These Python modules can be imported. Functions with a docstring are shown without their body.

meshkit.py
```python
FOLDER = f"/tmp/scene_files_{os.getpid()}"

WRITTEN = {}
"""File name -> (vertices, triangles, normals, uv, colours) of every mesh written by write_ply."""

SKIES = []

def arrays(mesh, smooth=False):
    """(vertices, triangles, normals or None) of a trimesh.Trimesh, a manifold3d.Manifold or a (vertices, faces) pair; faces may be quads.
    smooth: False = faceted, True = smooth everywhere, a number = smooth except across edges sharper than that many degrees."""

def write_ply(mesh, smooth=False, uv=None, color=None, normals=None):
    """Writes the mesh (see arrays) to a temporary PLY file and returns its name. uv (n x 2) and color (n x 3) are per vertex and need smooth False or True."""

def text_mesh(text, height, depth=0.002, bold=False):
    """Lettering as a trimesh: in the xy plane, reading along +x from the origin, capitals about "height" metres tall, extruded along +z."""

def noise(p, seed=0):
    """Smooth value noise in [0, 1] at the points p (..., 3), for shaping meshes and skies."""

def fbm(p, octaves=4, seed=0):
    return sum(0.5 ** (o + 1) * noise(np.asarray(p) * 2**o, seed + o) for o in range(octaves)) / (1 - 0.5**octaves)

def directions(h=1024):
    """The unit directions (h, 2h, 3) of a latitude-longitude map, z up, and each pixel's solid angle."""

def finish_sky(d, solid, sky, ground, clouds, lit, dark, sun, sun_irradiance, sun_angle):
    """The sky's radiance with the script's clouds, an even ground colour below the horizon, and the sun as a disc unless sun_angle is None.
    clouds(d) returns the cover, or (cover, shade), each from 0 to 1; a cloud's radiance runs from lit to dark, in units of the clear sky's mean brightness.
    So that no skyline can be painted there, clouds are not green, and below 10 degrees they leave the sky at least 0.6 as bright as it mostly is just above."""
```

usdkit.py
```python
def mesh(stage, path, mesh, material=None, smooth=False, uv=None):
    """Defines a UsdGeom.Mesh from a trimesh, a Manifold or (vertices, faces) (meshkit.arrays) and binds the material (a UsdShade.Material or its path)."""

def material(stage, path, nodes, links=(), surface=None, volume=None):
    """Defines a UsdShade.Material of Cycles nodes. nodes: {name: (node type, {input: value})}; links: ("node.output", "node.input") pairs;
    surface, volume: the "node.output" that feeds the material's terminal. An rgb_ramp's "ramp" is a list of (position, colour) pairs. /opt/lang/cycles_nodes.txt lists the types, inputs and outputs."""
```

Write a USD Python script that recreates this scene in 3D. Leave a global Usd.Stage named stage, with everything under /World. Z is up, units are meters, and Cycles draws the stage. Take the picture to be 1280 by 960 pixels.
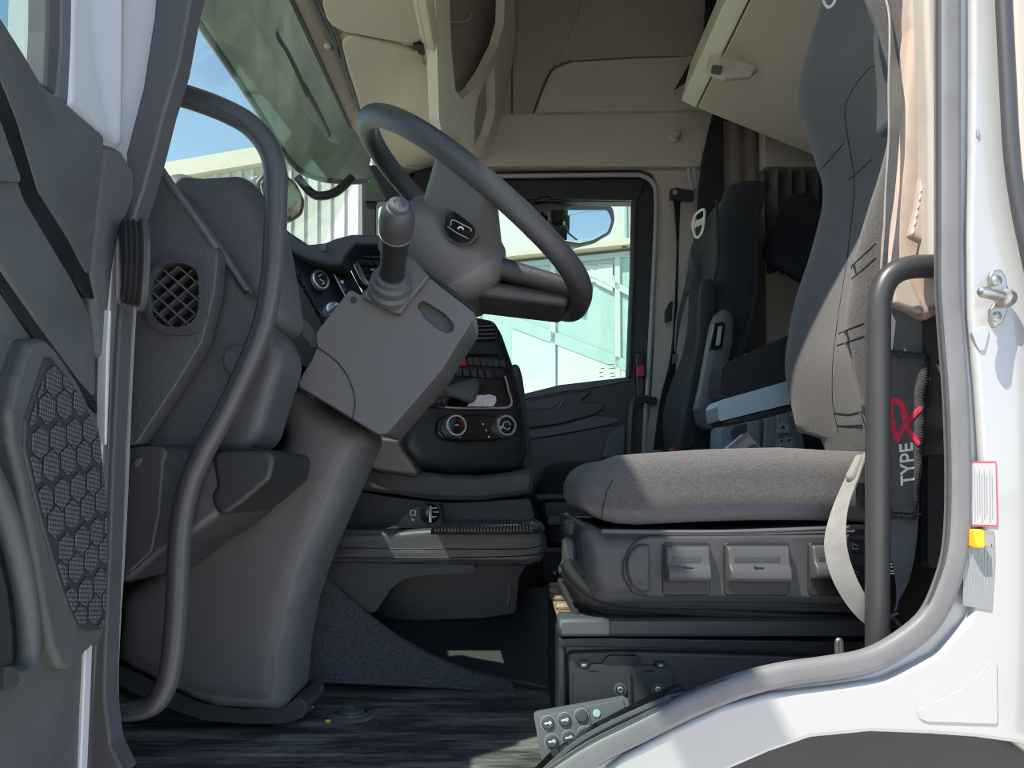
import math, random
import numpy as np, trimesh, usdkit, meshkit, manifold3d
from shapely.geometry import Polygon, LineString, Point
from shapely.geometry.polygon import orient
from shapely import contains_xy, points as shp_points
from scipy.spatial import Delaunay
from pxr import Usd, UsdGeom, UsdLux, UsdShade, Gf

random.seed(7); np.random.seed(7)
stage = Usd.Stage.CreateInMemory()
UsdGeom.SetStageUpAxis(stage, UsdGeom.Tokens.z)
UsdGeom.Xform.Define(stage, '/World')

# ------------------------------------------------------------------ camera, sky, sun, exposure
F, CX, HY, CZ, PITCH = 1000.0, 640.0, 605.0, 0.39, math.radians(2.5)   # z = 0 is the cab floor
CY = HY - F * math.tan(PITCH)
SP, CP = math.sin(PITCH), math.cos(PITCH)
cam = UsdGeom.Camera.Define(stage, '/World/camera')
cam.CreateFocalLengthAttr(28.125); cam.CreateHorizontalApertureAttr(36.0)
cam.CreateVerticalApertureOffsetAttr((CY - 480) / F * 28.125)
cam.AddTransformOp().Set(Gf.Matrix4d(1, 0, 0, 0, 0, -SP, CP, 0, 0, -CP, -SP, 0, 0, 0, CZ, 1))
cam.CreateClippingRangeAttr(Gf.Vec2f(0.02, 500))
cam.CreateExposureAttr(0.35)
SUN = np.array([1.1, 1.0, -2.2])                       # the way the sunlight travels
sun = UsdLux.DistantLight.Define(stage, '/World/sun')
sun.CreateIntensityAttr(1.55); sun.CreateNormalizeAttr(True); sun.CreateAngleAttr(0.55); sun.CreateColorAttr(Gf.Vec3f(1.0, 0.92, 0.80))
zz = -SUN / np.linalg.norm(SUN); xx = np.cross([0, 0, 1.0], zz); xx /= np.linalg.norm(xx); yy = np.cross(zz, xx)
sun.AddTransformOp().Set(Gf.Matrix4d(*xx, 0, *yy, 0, *zz, 0, 0, 0, 0, 1))
dome = UsdLux.DomeLight.Define(stage, '/World/sky'); dome.CreateIntensityAttr(1.0)
sk = usdkit.material(stage, '/World/Looks/sky', {
    's': ('sky_texture', {'sky_type': 'multiple_scattering', 'sun_disc': False, 'sun_elevation': 0.98, 'sun_rotation': 3.974, 'aerosol_density': 0.6}),
    'h': ('hsv', {'saturation': .8}), 'b': ('background_shader', {'strength': 0.11})}, [('s.color', 'h.color'), ('h.color', 'b.color')], surface='b.background')
UsdShade.MaterialBindingAPI.Apply(dome.GetPrim()).Bind(sk)

# ------------------------------------------------------------------ frames: a pixel of the photo to a point on a plane at a true distance
def ray(px, py):
    dx, dy = (px - CX) / F, (CY - py) / F
    return np.array([dx, CP - dy * SP, SP + dy * CP])
C = np.array([0, 0, CZ])
def U(px, py, Y):
    d = ray(px, py); return C + d * (Y / d[1])
class Fr:
    def __init__(s, o, n, hint=(0, 0, 1)):
        s.o = np.array(o, float); s.n = np.array(n, float) / np.linalg.norm(n)
        h = np.array(hint, float); v = h - s.n * (h @ s.n); s.v = v / np.linalg.norm(v); s.u = np.cross(s.v, s.n)
    def uv(s, px, py):
        d = ray(px, py); p = C + d * (((s.o - C) @ s.n) / (d @ s.n)) - s.o
        return p @ s.u, p @ s.v
    def w(s, V):
        V = np.asarray(V, float); return s.o + V[:, :1] * s.u + V[:, 1:2] * s.v + V[:, 2:3] * s.n
    def out(s, k):
        return Fr(s.o + s.n * k, s.n, s.v)
def FY(Y): return Fr((0, Y, CZ), (0, -1, 0))
def FX(X): return Fr((X, 0, CZ), (1, 0, 0))
def FZ(Z): return Fr((0, 0, Z), (0, 0, 1), (0, 1, 0))
def pl(s): return [tuple(map(float, q.split(','))) for q in s.split()]
def p3(s): return np.array([U(*q) for q in pl(s)])

# ------------------------------------------------------------------ mesh helpers
def crom(P, n=6, closed=True):
    P = np.asarray(P, float); N = len(P); out = []
    for i in range(N if closed else N - 1):
        a, b, c, d = (P[(i + k) % N] if closed else P[min(max(i + k, 0), N - 1)] for k in (-1, 0, 1, 2))
        for t in np.arange(n) / n:
            out.append(.5 * (2 * b + (c - a) * t + (2 * a - 5 * b + 4 * c - d) * t * t + (3 * b - a - 3 * c + d) * t ** 3))
    if not closed: out.append(P[-1])
    return np.array(out)
def poly(fr, s, spl=False, rc=0.0):
    a = np.array([fr.uv(*p) for p in (pl(s) if isinstance(s, str) else s)])
    return clean(crom(a) if spl else a, rc)
def clean(a, rc=0.0):
    g = a if isinstance(a, Polygon) else Polygon(a).buffer(0)
    if g.geom_type != 'Polygon': g = max(g.geoms, key=lambda q: q.area)
    if rc:
        h = g.buffer(-rc, quad_segs=5).buffer(2 * rc, quad_segs=5).buffer(-rc, quad_segs=5)
        if h.geom_type != 'Polygon' and not h.is_empty: h = max(h.geoms, key=lambda q: q.area)
        if not h.is_empty: g = h
    return g
def ringof(co, s):
    co = np.asarray(co)[:-1]; keep = np.linalg.norm(co - np.roll(co, 1, 0), axis=1) > 1e-6; co = co[keep]; out = []
    for a, b in zip(co, np.roll(co, -1, 0)):
        k = max(1, int(np.linalg.norm(b - a) / s)); out += [a + (b - a) * t / k for t in range(k)]
    return np.array(out)
def normals2(r):
    e = np.roll(r, -1, 0) - r; e /= np.maximum(np.linalg.norm(e, axis=1, keepdims=True), 1e-12); nn = np.stack([-e[:, 1], e[:, 0]], 1)
    m = nn + np.roll(nn, 1, 0); l = np.maximum(np.linalg.norm(m, axis=1, keepdims=True), .4); return m / l * np.minimum(2 / l, 1.5)
def slabg(g, th, R=.004, Rt=None, s=.02, dome=0.0, domeR=None, grid=.012, lim=None):
    """A plate of outline g (shapely polygon, local uv): front at w = 0, back at -th, front edge rounded over R, optionally domed."""
    r0, a0 = (min(R, lim) if lim else R), g.area
    while r0 > 1e-4:
        h = clean(g, r0 * 1.06)
        if h.geom_type == 'Polygon' and .88 * a0 < h.area < 1.12 * a0 and len(h.interiors) == len(g.interiors): g = h; break
        r0 *= .6
    else: r0 = 0.0
    if lim: lim = max(r0, 1e-4)
    else: R = r0
    g = orient(g); ratio = None if Rt is None or R <= 0 else Rt / R; V, Fc, n0 = [], [], 0
    big = lim is not None and R > lim
    rings0, caps = [ringof(q.coords, s) for q in (g.exterior, *g.interiors)], []
    for _ in range(9):
        Rt = min(R * (ratio or 1), th * .98); angs = np.linspace(0, math.pi / 2, 5)
        ds = [R * (1 - math.cos(a)) for a in angs]; ws = [-Rt * (1 - math.sin(a)) for a in angs]
        if big:
            keep = [i for i, d in enumerate(ds) if d <= lim] or [0]; ds, ws = [ds[i] for i in keep], [ws[i] for i in keep]
        if R <= 1e-5: ds, ws = [0.0], [0.0]
        fr_ = [r + normals2(r) * ds[-1] for r in rings0]
        if len(ds) == 1 or Polygon(fr_[0], fr_[1:]).is_valid: break
        if big: lim *= .6
        else: R *= .6
    else: ds, ws = [0.0], [0.0]
    for r in rings0:
        nn = normals2(r); layers = [np.c_[r, np.full(len(r), -th)]] + [np.c_[r + nn * d, np.full(len(r), w)] for d, w in zip(ds, ws)]
        m = len(r)
        for k in range(len(layers) - 1):
            a = n0 + k * m + np.arange(m); b = n0 + k * m + (np.arange(m) + 1) % m
            Fc += [np.c_[a, b, b + m], np.c_[a, b + m, a + m]]
        caps.append((n0, n0 + (len(layers) - 1) * m, m)); V += layers; n0 += len(layers) * m
    V = np.vstack(V)
    back = [V[a:a + m, :2] for a, b, m in caps]; bi = np.concatenate([np.arange(a, a + m) for a, b, m in caps])
    Fc.append(bi[manifold3d.triangulate(back)][:, ::-1])
    fi = np.concatenate([np.arange(b, b + m) for a, b, m in caps]); front = [V[b:b + m, :2] for a, b, m in caps]
    if not dome and not big:
        Fc.append(fi[manifold3d.triangulate(front)])
    else:
        inner = Polygon(front[0], front[1:]).buffer(0); x0, y0, x1, y1 = inner.bounds
        gx, gy = np.meshgrid(np.arange(x0, x1, grid), np.arange(y0, y1, grid)); gx = gx + (np.arange(len(gx)) % 2)[:, None] * grid / 2
        q = np.c_[gx.ravel(), gy.ravel()]; q = q[contains_xy(inner, q[:, 0], q[:, 1])]
        dist = g.boundary.distance(shp_points(q)); q, dist = q[dist > ds[-1] + grid * .45], dist[dist > ds[-1] + grid * .45]
        w = np.zeros(len(q))
        if big:
            k = 1 - np.clip(dist / R, 0, 1); w = -Rt * (1 - np.sqrt(np.maximum(1 - k * k, 0)))
        if dome: w = w + dome * (1 - (1 - np.clip(dist / (domeR or dist.max()), 0, 1)) ** 2)
        allp = np.vstack([V[fi, :2], q]); idx = np.concatenate([fi, len(V) + np.arange(len(q))]); V = np.vstack([V, np.c_[q, w]])
        t = Delaunay(allp).simplices; c = allp[t].mean(1)
        a, b, cc = allp[t[:, 0]], allp[t[:, 1]], allp[t[:, 2]]; ar = (b - a)[:, 0] * (cc - a)[:, 1] - (b - a)[:, 1] * (cc - a)[:, 0]
        t[ar < 0] = t[ar < 0][:, ::-1]; ok = contains_xy(inner, c[:, 0], c[:, 1]) & (np.abs(ar) > 1e-12); Fc.append(idx[t[ok]])
    return V, np.vstack(Fc)
def slab(fr, pp, th, R=.004, rc=.006, spl=False, holes=(), **k):
    g = poly(fr, pp, spl, rc)
    for h in holes: g = g.difference(h if isinstance(h, Polygon) else poly(fr, h, False, rc))
    g = clean(g); V, Fc = slabg(g, th, R, **k); return fr.w(V), Fc
def line(fr, pp, width, th, R=.0015, spl=False, **k):
    a = np.array([fr.uv(*p) for p in pl(pp)]); a = crom(a, 6, False) if spl else a
    V, Fc = slabg(clean(LineString(a).buffer(width / 2, quad_segs=4)), th, R, **k); return fr.w(V), Fc
def disc(fr, px, py, r, th, R=.002, ry=None, ang=0, hole=None, **k):
    u, v = fr.uv(px, py); t = np.linspace(0, 2 * math.pi, 28, endpoint=False); ry = ry or r
    def el(a, b):
        x, y = a * np.cos(t), b * np.sin(t); return np.c_[u + x * math.cos(ang) - y * math.sin(ang), v + x * math.sin(ang) + y * math.cos(ang)]
    g = Polygon(el(r, ry))
    if hole: g = g.difference(Polygon(el(r * hole, ry * hole)))
    V, Fc = slabg(g, th, R, **k); return fr.w(V), Fc
def frames_along(P, closed=False):
    T = np.gradient(P, axis=0) if not closed else np.roll(P, -1, 0) - np.roll(P, 1, 0); T /= np.maximum(np.linalg.norm(T, axis=1, keepdims=True), 1e-12)
    N = np.zeros_like(P); h = np.array([0, 1.0, 0]) if abs(T[0][1]) < .9 else np.array([1.0, 0, 0]); n = h - T[0] * (h @ T[0]); N[0] = n / np.linalg.norm(n)
    for i in range(1, len(P)):
        n = N[i - 1] - T[i] * (N[i - 1] @ T[i]); N[i] = n / np.linalg.norm(n)
    return T, N, np.cross(T, N)
def tube(P, r, n=12, spl=True, closed=False, k=6, prof=None):
    P = np.asarray(P, float)
    if spl: P = crom(P, k, closed)
    T, N, B = frames_along(P, closed); m = len(P); r = np.broadcast_to(np.asarray(r, float), (m,)) if np.ndim(r) == 0 or len(r) == m else np.interp(np.linspace(0, 1, m), np.linspace(0, 1, len(r)), r)
    if prof is None:
        a = np.linspace(0, 2 * math.pi, n, endpoint=False); prof = np.c_[np.cos(a), np.sin(a)]
    n = len(prof)
    V = (P[:, None] + r[:, None, None] * (prof[None, :, :1] * N[:, None] + prof[None, :, 1:] * B[:, None])).reshape(-1, 3); Fc = []
    for i in range(m if closed else m - 1):
        a = i * n + np.arange(n); b = i * n + (np.arange(n) + 1) % n; a2 = ((i + 1) % m) * n + np.arange(n); b2 = ((i + 1) % m) * n + (np.arange(n) + 1) % n
        Fc += [np.c_[a, b, b2], np.c_[a, b2, a2]]
    if not closed:
        V = np.vstack([V, P[0], P[-1]]); q = np.arange(n); z = len(V)
        Fc += [np.c_[(q + 1) % n, q, np.full(n, z - 2)], np.c_[(m - 1) * n + q, (m - 1) * n + (q + 1) % n, np.full(n, z - 1)]]
    return fix((V, np.vstack(Fc)))
def fix(m):
    t = trimesh.Trimesh(m[0], m[1], process=False)
    return (m[0], np.asarray(m[1])[:, ::-1]) if t.volume < 0 else m
def ribbon(P, W, th=.0016, k=6):
    """A strap along P whose width vectors are W."""
    P, W = crom(P, k, False), crom(W, k, False); T = np.gradient(P, axis=0); N = np.cross(T, W); N /= np.maximum(np.linalg.norm(N, axis=1, keepdims=True), 1e-9)
    q = np.stack([P - W / 2 - N * th / 2, P + W / 2 - N * th / 2, P + W / 2 + N * th / 2, P - W / 2 + N * th / 2], 1); m = len(P); V = q.reshape(-1, 3); Fc = []
    for i in range(m - 1):
        for a in range(4):
            b = (a + 1) % 4; Fc += [[i * 4 + a, i * 4 + b, i * 4 + 4 + b], [i * 4 + a, i * 4 + 4 + b, i * 4 + 4 + a]]
    Fc += [[0, 2, 1], [0, 3, 2], [m * 4 - 4, m * 4 - 3, m * 4 - 2], [m * 4 - 4, m * 4 - 2, m * 4 - 1]]
    return fix((V, np.array(Fc)))
def loft(rings):
    R = np.array(rings, float); m, n = R.shape[:2]; V = R.reshape(-1, 3); Fc = []
    for i in range(m - 1):
        a = i * n + np.arange(n); b = i * n + (np.arange(n) + 1) % n; Fc += [np.c_[a, b, b + n], np.c_[a, b + n, a + n]]
    V = np.vstack([V, R[0].mean(0), R[-1].mean(0)]); q = np.arange(n)
    Fc += [np.c_[(q + 1) % n, q, np.full(n, len(V) - 2)], np.c_[(m - 1) * n + q, (m - 1) * n + (q + 1) % n, np.full(n, len(V) - 1)]]
    return fix((V, np.vstack(Fc)))
def rrect(x0, x1, y0, y1, r, n=7):
    r = min(r, (x1 - x0) / 2.001, (y1 - y0) / 2.001); out = []
    for cx, cy, a0 in ((x1 - r, y1 - r, 0), (x0 + r, y1 - r, 90), (x0 + r, y0 + r, 180), (x1 - r, y0 + r, 270)):
        for a in np.radians(a0 + np.linspace(0, 90, n)): out.append((cx + r * math.cos(a), cy + r * math.sin(a)))
    return np.array(out)
def dense(r2, per=4):
    out = []
    n = len(r2) // 4
    for i, (a, b) in enumerate(zip(r2, np.roll(r2, -1, 0))):
        k = per if i % n == n - 1 else 1; out += [a + (b - a) * t / k for t in range(k)]
    return np.array(out)
def box(x0, x1, y0, y1, z0, z1, r=.004):
    """A box with chamfered edges."""
    P = []
    for sx in (0, 1):
        for sy in (0, 1):
            for sz in (0, 1):
                p = np.array([(x0, x1)[sx], (y0, y1)[sy], (z0, z1)[sz]]); c = np.array([1 - 2 * sx, 1 - 2 * sy, 1 - 2 * sz]) * r
                for ax in range(3): q = p + c; q[ax] = p[ax]; P.append(q)
    h = trimesh.convex.convex_hull(np.array(P)); return np.array(h.vertices), np.array(h.faces)
def hull(spheres, sub=2):
    P = []
    for c, r in spheres:
        s = trimesh.creation.icosphere(sub, r); P.append(s.vertices + np.asarray(c))
    h = trimesh.convex.convex_hull(np.vstack(P)); return np.array(h.vertices), np.array(h.faces)
def lathe(o, ax, prof, n=28):
    """Profile (radius, height along ax) turned about ax through o."""
    ax = np.array(ax, float) / np.linalg.norm(ax); h = np.array([0, 0, 1.0]) if abs(ax[2]) < .9 else np.array([1.0, 0, 0]); a = np.cross(ax, h); a /= np.linalg.norm(a); b = np.cross(ax, a)
    t = np.linspace(0, 2 * math.pi, n, endpoint=False); return loft([[np.asarray(o) + ax * z + max(r, 1e-4) * (math.cos(q) * a + math.sin(q) * b) for q in t] for r, z in prof])
def join(*ms):
    V, Fc, k = [], [], 0
    for v, f in ms: V.append(v); Fc.append(np.asarray(f) + k); k += len(v)
    return np.vstack(V), np.vstack(Fc)
def xzprism(pts, Y0, Y1, R=.006, rc=.004, **k):
    """World XZ outline extruded from Y0 (near) to Y1."""
    fr = FY(Y0); g = clean(np.array([(x, z - CZ) for x, z in pts]), rc); V, Fc = slabg(g, Y1 - Y0, R, **k); return fr.w(V), Fc
def text_on(fr, text, start, end, depth=.0008, stretch=1.0, bold=True, slant=0.0):
    """Lettering in the plane fr from pixel start along to pixel end (its baseline)."""
    a, b = np.array(fr.uv(*start)), np.array(fr.uv(*end)); m = meshkit.text_mesh(text, 1.0, 1.0, bold); v = np.array(m.vertices); k = np.linalg.norm(b - a) / np.ptp(v[:, 0]); d = (b - a) / np.linalg.norm(b - a); n = np.array([-d[1], d[0]])
    x, y = (v[:, 0] - v[:, 0].min()) * k + slant * v[:, 1] * k * stretch, v[:, 1] * k * stretch
    return fr.w(np.c_[a + np.outer(x, d) + np.outer(y, n), v[:, 2] * depth]), np.array(m.faces)
def onto(m, pts, lift=.0006):
    """Pixels of the photo carried along their rays onto the surface m."""
    V, Fc = np.asarray(m[0]), np.asarray(m[1]); v = V[Fc]; e1, e2 = v[:, 1] - v[:, 0], v[:, 2] - v[:, 0]; out = []
    q0 = np.array(pl(pts) if isinstance(pts, str) else pts, float)
    if len(q0) < 8: q0 = np.vstack([q0[i] + (q0[i + 1] - q0[i]) * t for i in range(len(q0) - 1) for t in np.linspace(0, 1, 8, endpoint=False)] + [q0[-1:]])
    for px, py in q0:
        d = ray(px, py); h = np.cross(d, e2); det = (e1 * h).sum(1); det = np.where(np.abs(det) < 1e-14, 1e-14, det); sv = C - v[:, 0]; u = (sv * h).sum(1) / det; q = np.cross(sv, e1); w = (q @ d) / det; t = (e2 * q).sum(1) / det
        ok = (u >= -1e-6) & (w >= -1e-6) & (u + w <= 1 + 1e-6) & (t > 0)
        if ok.any(): out.append(C + d * (t[ok].min() - lift))
    return np.array(out)
def noisy(m, amp, scale, seed=0):
    V, Fc = m; t = trimesh.Trimesh(V, Fc, process=False); n = t.vertex_normals
    return V + n * (amp * (meshkit.fbm(V * scale, 3, seed) * 2 - 1))[:, None], Fc

# ------------------------------------------------------------------ things and parts
USED, THINGS = {}, []
def numbered(parent, name):
    k = USED.setdefault((parent, name), 0); USED[(parent, name)] += 1
    return name if k == 0 else f'{name}_{k:03d}'
class Thing:
    def __init__(s, name, label, cat, group=None, kind=None):
        s.name, s.label, s.cat, s.group, s.kind, s.parts = name, label, cat, group, kind, []; THINGS.append(s)
    def add(s, name, mesh, mat, parent=None, label=None, smooth=38, kind=None):
        if parent is not None and s.parts[parent][3] is not None: parent = s.parts[parent][3]
        s.parts.append((name, mesh, mat, parent, label, smooth, kind)); return len(s.parts) - 1
    def flush(s):
        path = '/World/' + numbered('/World', s.name); V = np.vstack([p[1][0] for p in s.parts]); lo, hi = V.min(0), V.max(0)
        base = np.array([(lo[0] + hi[0]) / 2, (lo[1] + hi[1]) / 2, lo[2]]); single = len(s.parts) == 1
        x = UsdGeom.Xform.Define(stage, path) if not single else None; paths = []
        for name, mesh, mat, parent, label, smooth, kind in s.parts:
            if single: pth = path
            else:
                up = path if parent is None else paths[parent]; pth = up + '/' + numbered(up, name)
            m = usdkit.mesh(stage, pth, (np.asarray(mesh[0]) - base, np.asarray(mesh[1])), MAT[mat], smooth=smooth); paths.append(pth); pr = m.GetPrim()
            if single: x = m
            else:
                if label: pr.SetCustomDataByKey('label', label)
                if kind: pr.SetCustomDataByKey('kind', kind)
        UsdGeom.Xformable(x.GetPrim()).AddTranslateOp().Set(Gf.Vec3d(*map(float, base))); pr = x.GetPrim()
        for k, v in (('label', s.label), ('category', s.cat), ('group', s.group), ('kind', s.kind)):
            if v: pr.SetCustomDataByKey(k, v)
def single(name, mesh, mat, label, cat, group=None, kind=None, smooth=38):
    Thing(name, label, cat, group, kind).add(name, mesh, mat, smooth=smooth)

# ------------------------------------------------------------------ materials
def lin(r, g, b):
    return tuple(((c / 255 + .055) / 1.055) ** 2.4 if c > 10 else c / 255 / 12.92 for c in (r, g, b))
MAT = {}
def mat(name, col, rough=.5, grain=0, bump=.3, dist=.0006, var=0.0, vscale=6, metal=0, coat=0, sheen=0, spec=None, detail=2, wear=None):
    """A procedural surface: colour with soft variation, fine relief of the given grain, optional pale wear marks."""
    p = {'roughness': rough, 'metallic': metal, 'coat_weight': coat, 'coat_roughness': .06, 'sheen_weight': sheen, 'sheen_roughness': .5, 'base_color': col}
    if spec is not None: p['specular_ior_level'] = spec
    nodes, links = {'p': ('principled_bsdf', p), 't': ('texture_coordinate', {})}, []
    if var:
        a, b = tuple(max(c * (1 - var), 0) for c in col), tuple(min(c * (1 + var), 1) for c in col)
        nodes['v'] = ('noise_texture', {'scale': vscale, 'detail': 5, 'roughness': .6}); nodes['r'] = ('rgb_ramp', {'ramp': [(.3, a), (.7, b)]})
        links += [('t.object', 'v.vector'), ('v.fac', 'r.fac')]; src = 'r.color'
        if wear:
            nodes['mp'] = ('mapping', {'scale': wear[2]}); nodes['wn'] = ('noise_texture', {'scale': wear[1], 'detail': 8, 'roughness': .7}); nodes['wr'] = ('rgb_ramp', {'ramp': [(wear[3], (0, 0, 0)), (wear[4], (1, 1, 1))]}); nodes['wm'] = ('mix', {'color2': wear[0]})
            links += [('t.object', 'mp.vector'), ('mp.vector', 'wn.vector'), ('wn.fac', 'wr.fac'), ('wr.color', 'wm.fac'), ('r.color', 'wm.color1')]; src = 'wm.color'
        links.append((src, 'p.base_color'))
    if grain:
        nodes['g'] = ('noise_texture', {'scale': grain, 'detail': detail}); nodes['b'] = ('bump', {'strength': bump, 'distance': dist}); links += [('t.object', 'g.vector'), ('g.fac', 'b.height'), ('b.normal', 'p.normal')]
    MAT[name] = usdkit.material(stage, '/World/Looks/' + name, nodes, links, surface='p.BSDF')
mat('plastic', (.046, .046, .049), .46, 900, .35, var=.15)
mat('plastic_black', (.015, .0155, .017), .42, 900, .25, var=.1)
mat('plastic_grain', (.056, .057, .063), .5, 420, .8, .0012, var=.1)
mat('plastic_gloss', (.008, .008, .009), .12)
mat('plastic_grey', (.085, .088, .094), .5, 700, .3, var=.08)
mat('column_grey', (.105, .100, .100), .48, 1100, .25, var=.06, vscale=3)
mat('wheel_leather', (.040, .040, .042), .42, 520, .7, .0009)
mat('dash_pad', (.066, .067, .071), .6, 650, .6, .0008, var=.1)
mat('door_trim', (.050, .054, .053), .52, 500, .35, .0006, var=.25, vscale=5, wear=((.09, .095, .095), 4, (1, 1, 1), .52, .8))
mat('speaker_black', (.020, .022, .026), .5, 600, .3)
mat('rubber', (.018, .018, .019), .55, 300, .2)
mat('seal_rubber', (.165, .165, .17), .5, 900, .3, var=.12, vscale=12)
mat('seal_dark', (.055, .056, .061), .5, 900, .3, var=.1)
mat('handle_black', (.045, .045, .047), .36, 1500, .4, .0003)
mat('paint', (.43, .438, .442), .22, coat=1.0, var=.015)
mat('floor_mat', (.055, .055, .057), .42, 260, .5, .001, var=.35, vscale=9, wear=((.42, .40, .38), 5, (1, 5, 1), .44, .74))
mat('tunnel_carpet', (.085, .087, .093), .75, 500, 1.0, .0025, var=.6, vscale=260)
mat('headliner', (.50, .455, .395), .9, 900, .3, .0006, var=.05)
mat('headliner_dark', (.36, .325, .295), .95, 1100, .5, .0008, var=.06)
mat('beige_plastic', (.66, .60, .475), .55, 800, .25, var=.04)
mat('beige_pale', (.70, .685, .57), .5, 800, .2, var=.03)
mat('pillar_beige', (.46, .41, .36), .6, 800, .2, var=.05)
mat('curtain_beige', (.47, .375, .32), .9, 900, .4, .0006, var=.08, vscale=10)
mat('curtain_grey', (.16, .135, .12), .95, 800, .4, var=.12)
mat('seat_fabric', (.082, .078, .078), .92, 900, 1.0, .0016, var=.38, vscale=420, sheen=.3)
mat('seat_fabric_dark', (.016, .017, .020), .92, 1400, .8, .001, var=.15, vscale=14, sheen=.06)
mat('webbing', (.235, .23, .215), .8, 1500, .7, .0008, var=.12, vscale=40)
mat('webbing_dark', (.012, .012, .016), .75, 1500, .6)
mat('webbing_grey', (.16, .17, .185), .7, 1500, .5)
mat('black_cloth', (.018, .019, .024), .95, 200, .5, .002)
mat('dark_cloth', (.06, .062, .07), .95, 60, .6, .004, var=.5, vscale=9)
mat('silver', (.62, .63, .64), .28, metal=.85)
mat('steel', (.46, .45, .42), .35, metal=.9, var=.25, vscale=30)
mat('rusty', (.30, .21, .13), .85, 120, 1.0, .003, var=.7, vscale=55)
mat('steel_dark', (.05, .052, .056), .38, 300, .2, metal=.3, var=.2)
mat('fridge_blue', (.24, .315, .33), .45, 900, .2, var=.06)
mat('armrest_blue', (.34, .44, .47), .42)
mat('paper', (.78, .76, .78), .7); mat('paper_pink', (.75, .35, .36), .7)
mat('print_white', (.75, .77, .78), .6); mat('print_grey', (.30, .31, .33), .6); mat('print_dark', (.06, .06, .07), .6)
mat('red', (.50, .015, .03), .45); mat('red_thread', (.62, .03, .07), .8, 1200, .8, .0006, var=.3, vscale=300); mat('white_thread', (.80, .79, .74), .8, 1200, .6)
mat('blue', (.03, .12, .55), .4); mat('yellow', (.85, .50, .02), .45); mat('crumb', (.75, .45, .05), .8)
mat('label_silver', (.27, .29, .30), .4, metal=.2, var=.1, vscale=40); mat('label_white', (.46, .46, .46), .5); mat('label_red', (.62, .10, .14), .5)
mat('lamp_lens', (.85, .55, .25), .2); mat('led_lens', (.45, .60, .60), .2); mat('marker_amber', (.75, .33, .05), .25)
mat('mirror_shell', (.10, .105, .10), .4); mat('green_sticker', (.08, .20, .05), .5)
mat('cladding', (.50, .50, .475), .6, var=.03); mat('ledge', (.52, .48, .40), .7, var=.05); mat('facade_green', (.34, .47, .43), .35, var=.06); mat('facade_pale', (.46, .51, .49), .4); mat('facade_grey', (.33, .40, .40), .4)
mat('gasket_grey', (.34, .345, .35), .5, var=.05)
mat('concrete', (.60, .53, .44), .9, 30, .3, .004, var=.12, vscale=2)
mat('switch_grey', (.062, .063, .066), .42, 900, .25)
mat('tray_plastic', (.05, .05, .054), .36, 700, .3, var=.1, wear=((.16, .16, .175), 9, (.6, 1, 12), .5, .75))
mat('remote_grey', (.15, .15, .152), .45, 900, .2)
MAT['mirror_glass'] = usdkit.material(stage, '/World/Looks/mirror_glass', {'p': ('principled_bsdf', {'base_color': (.75, .76, .72), 'metallic': 1.0, 'roughness': .03})}, surface='p.BSDF')
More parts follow.
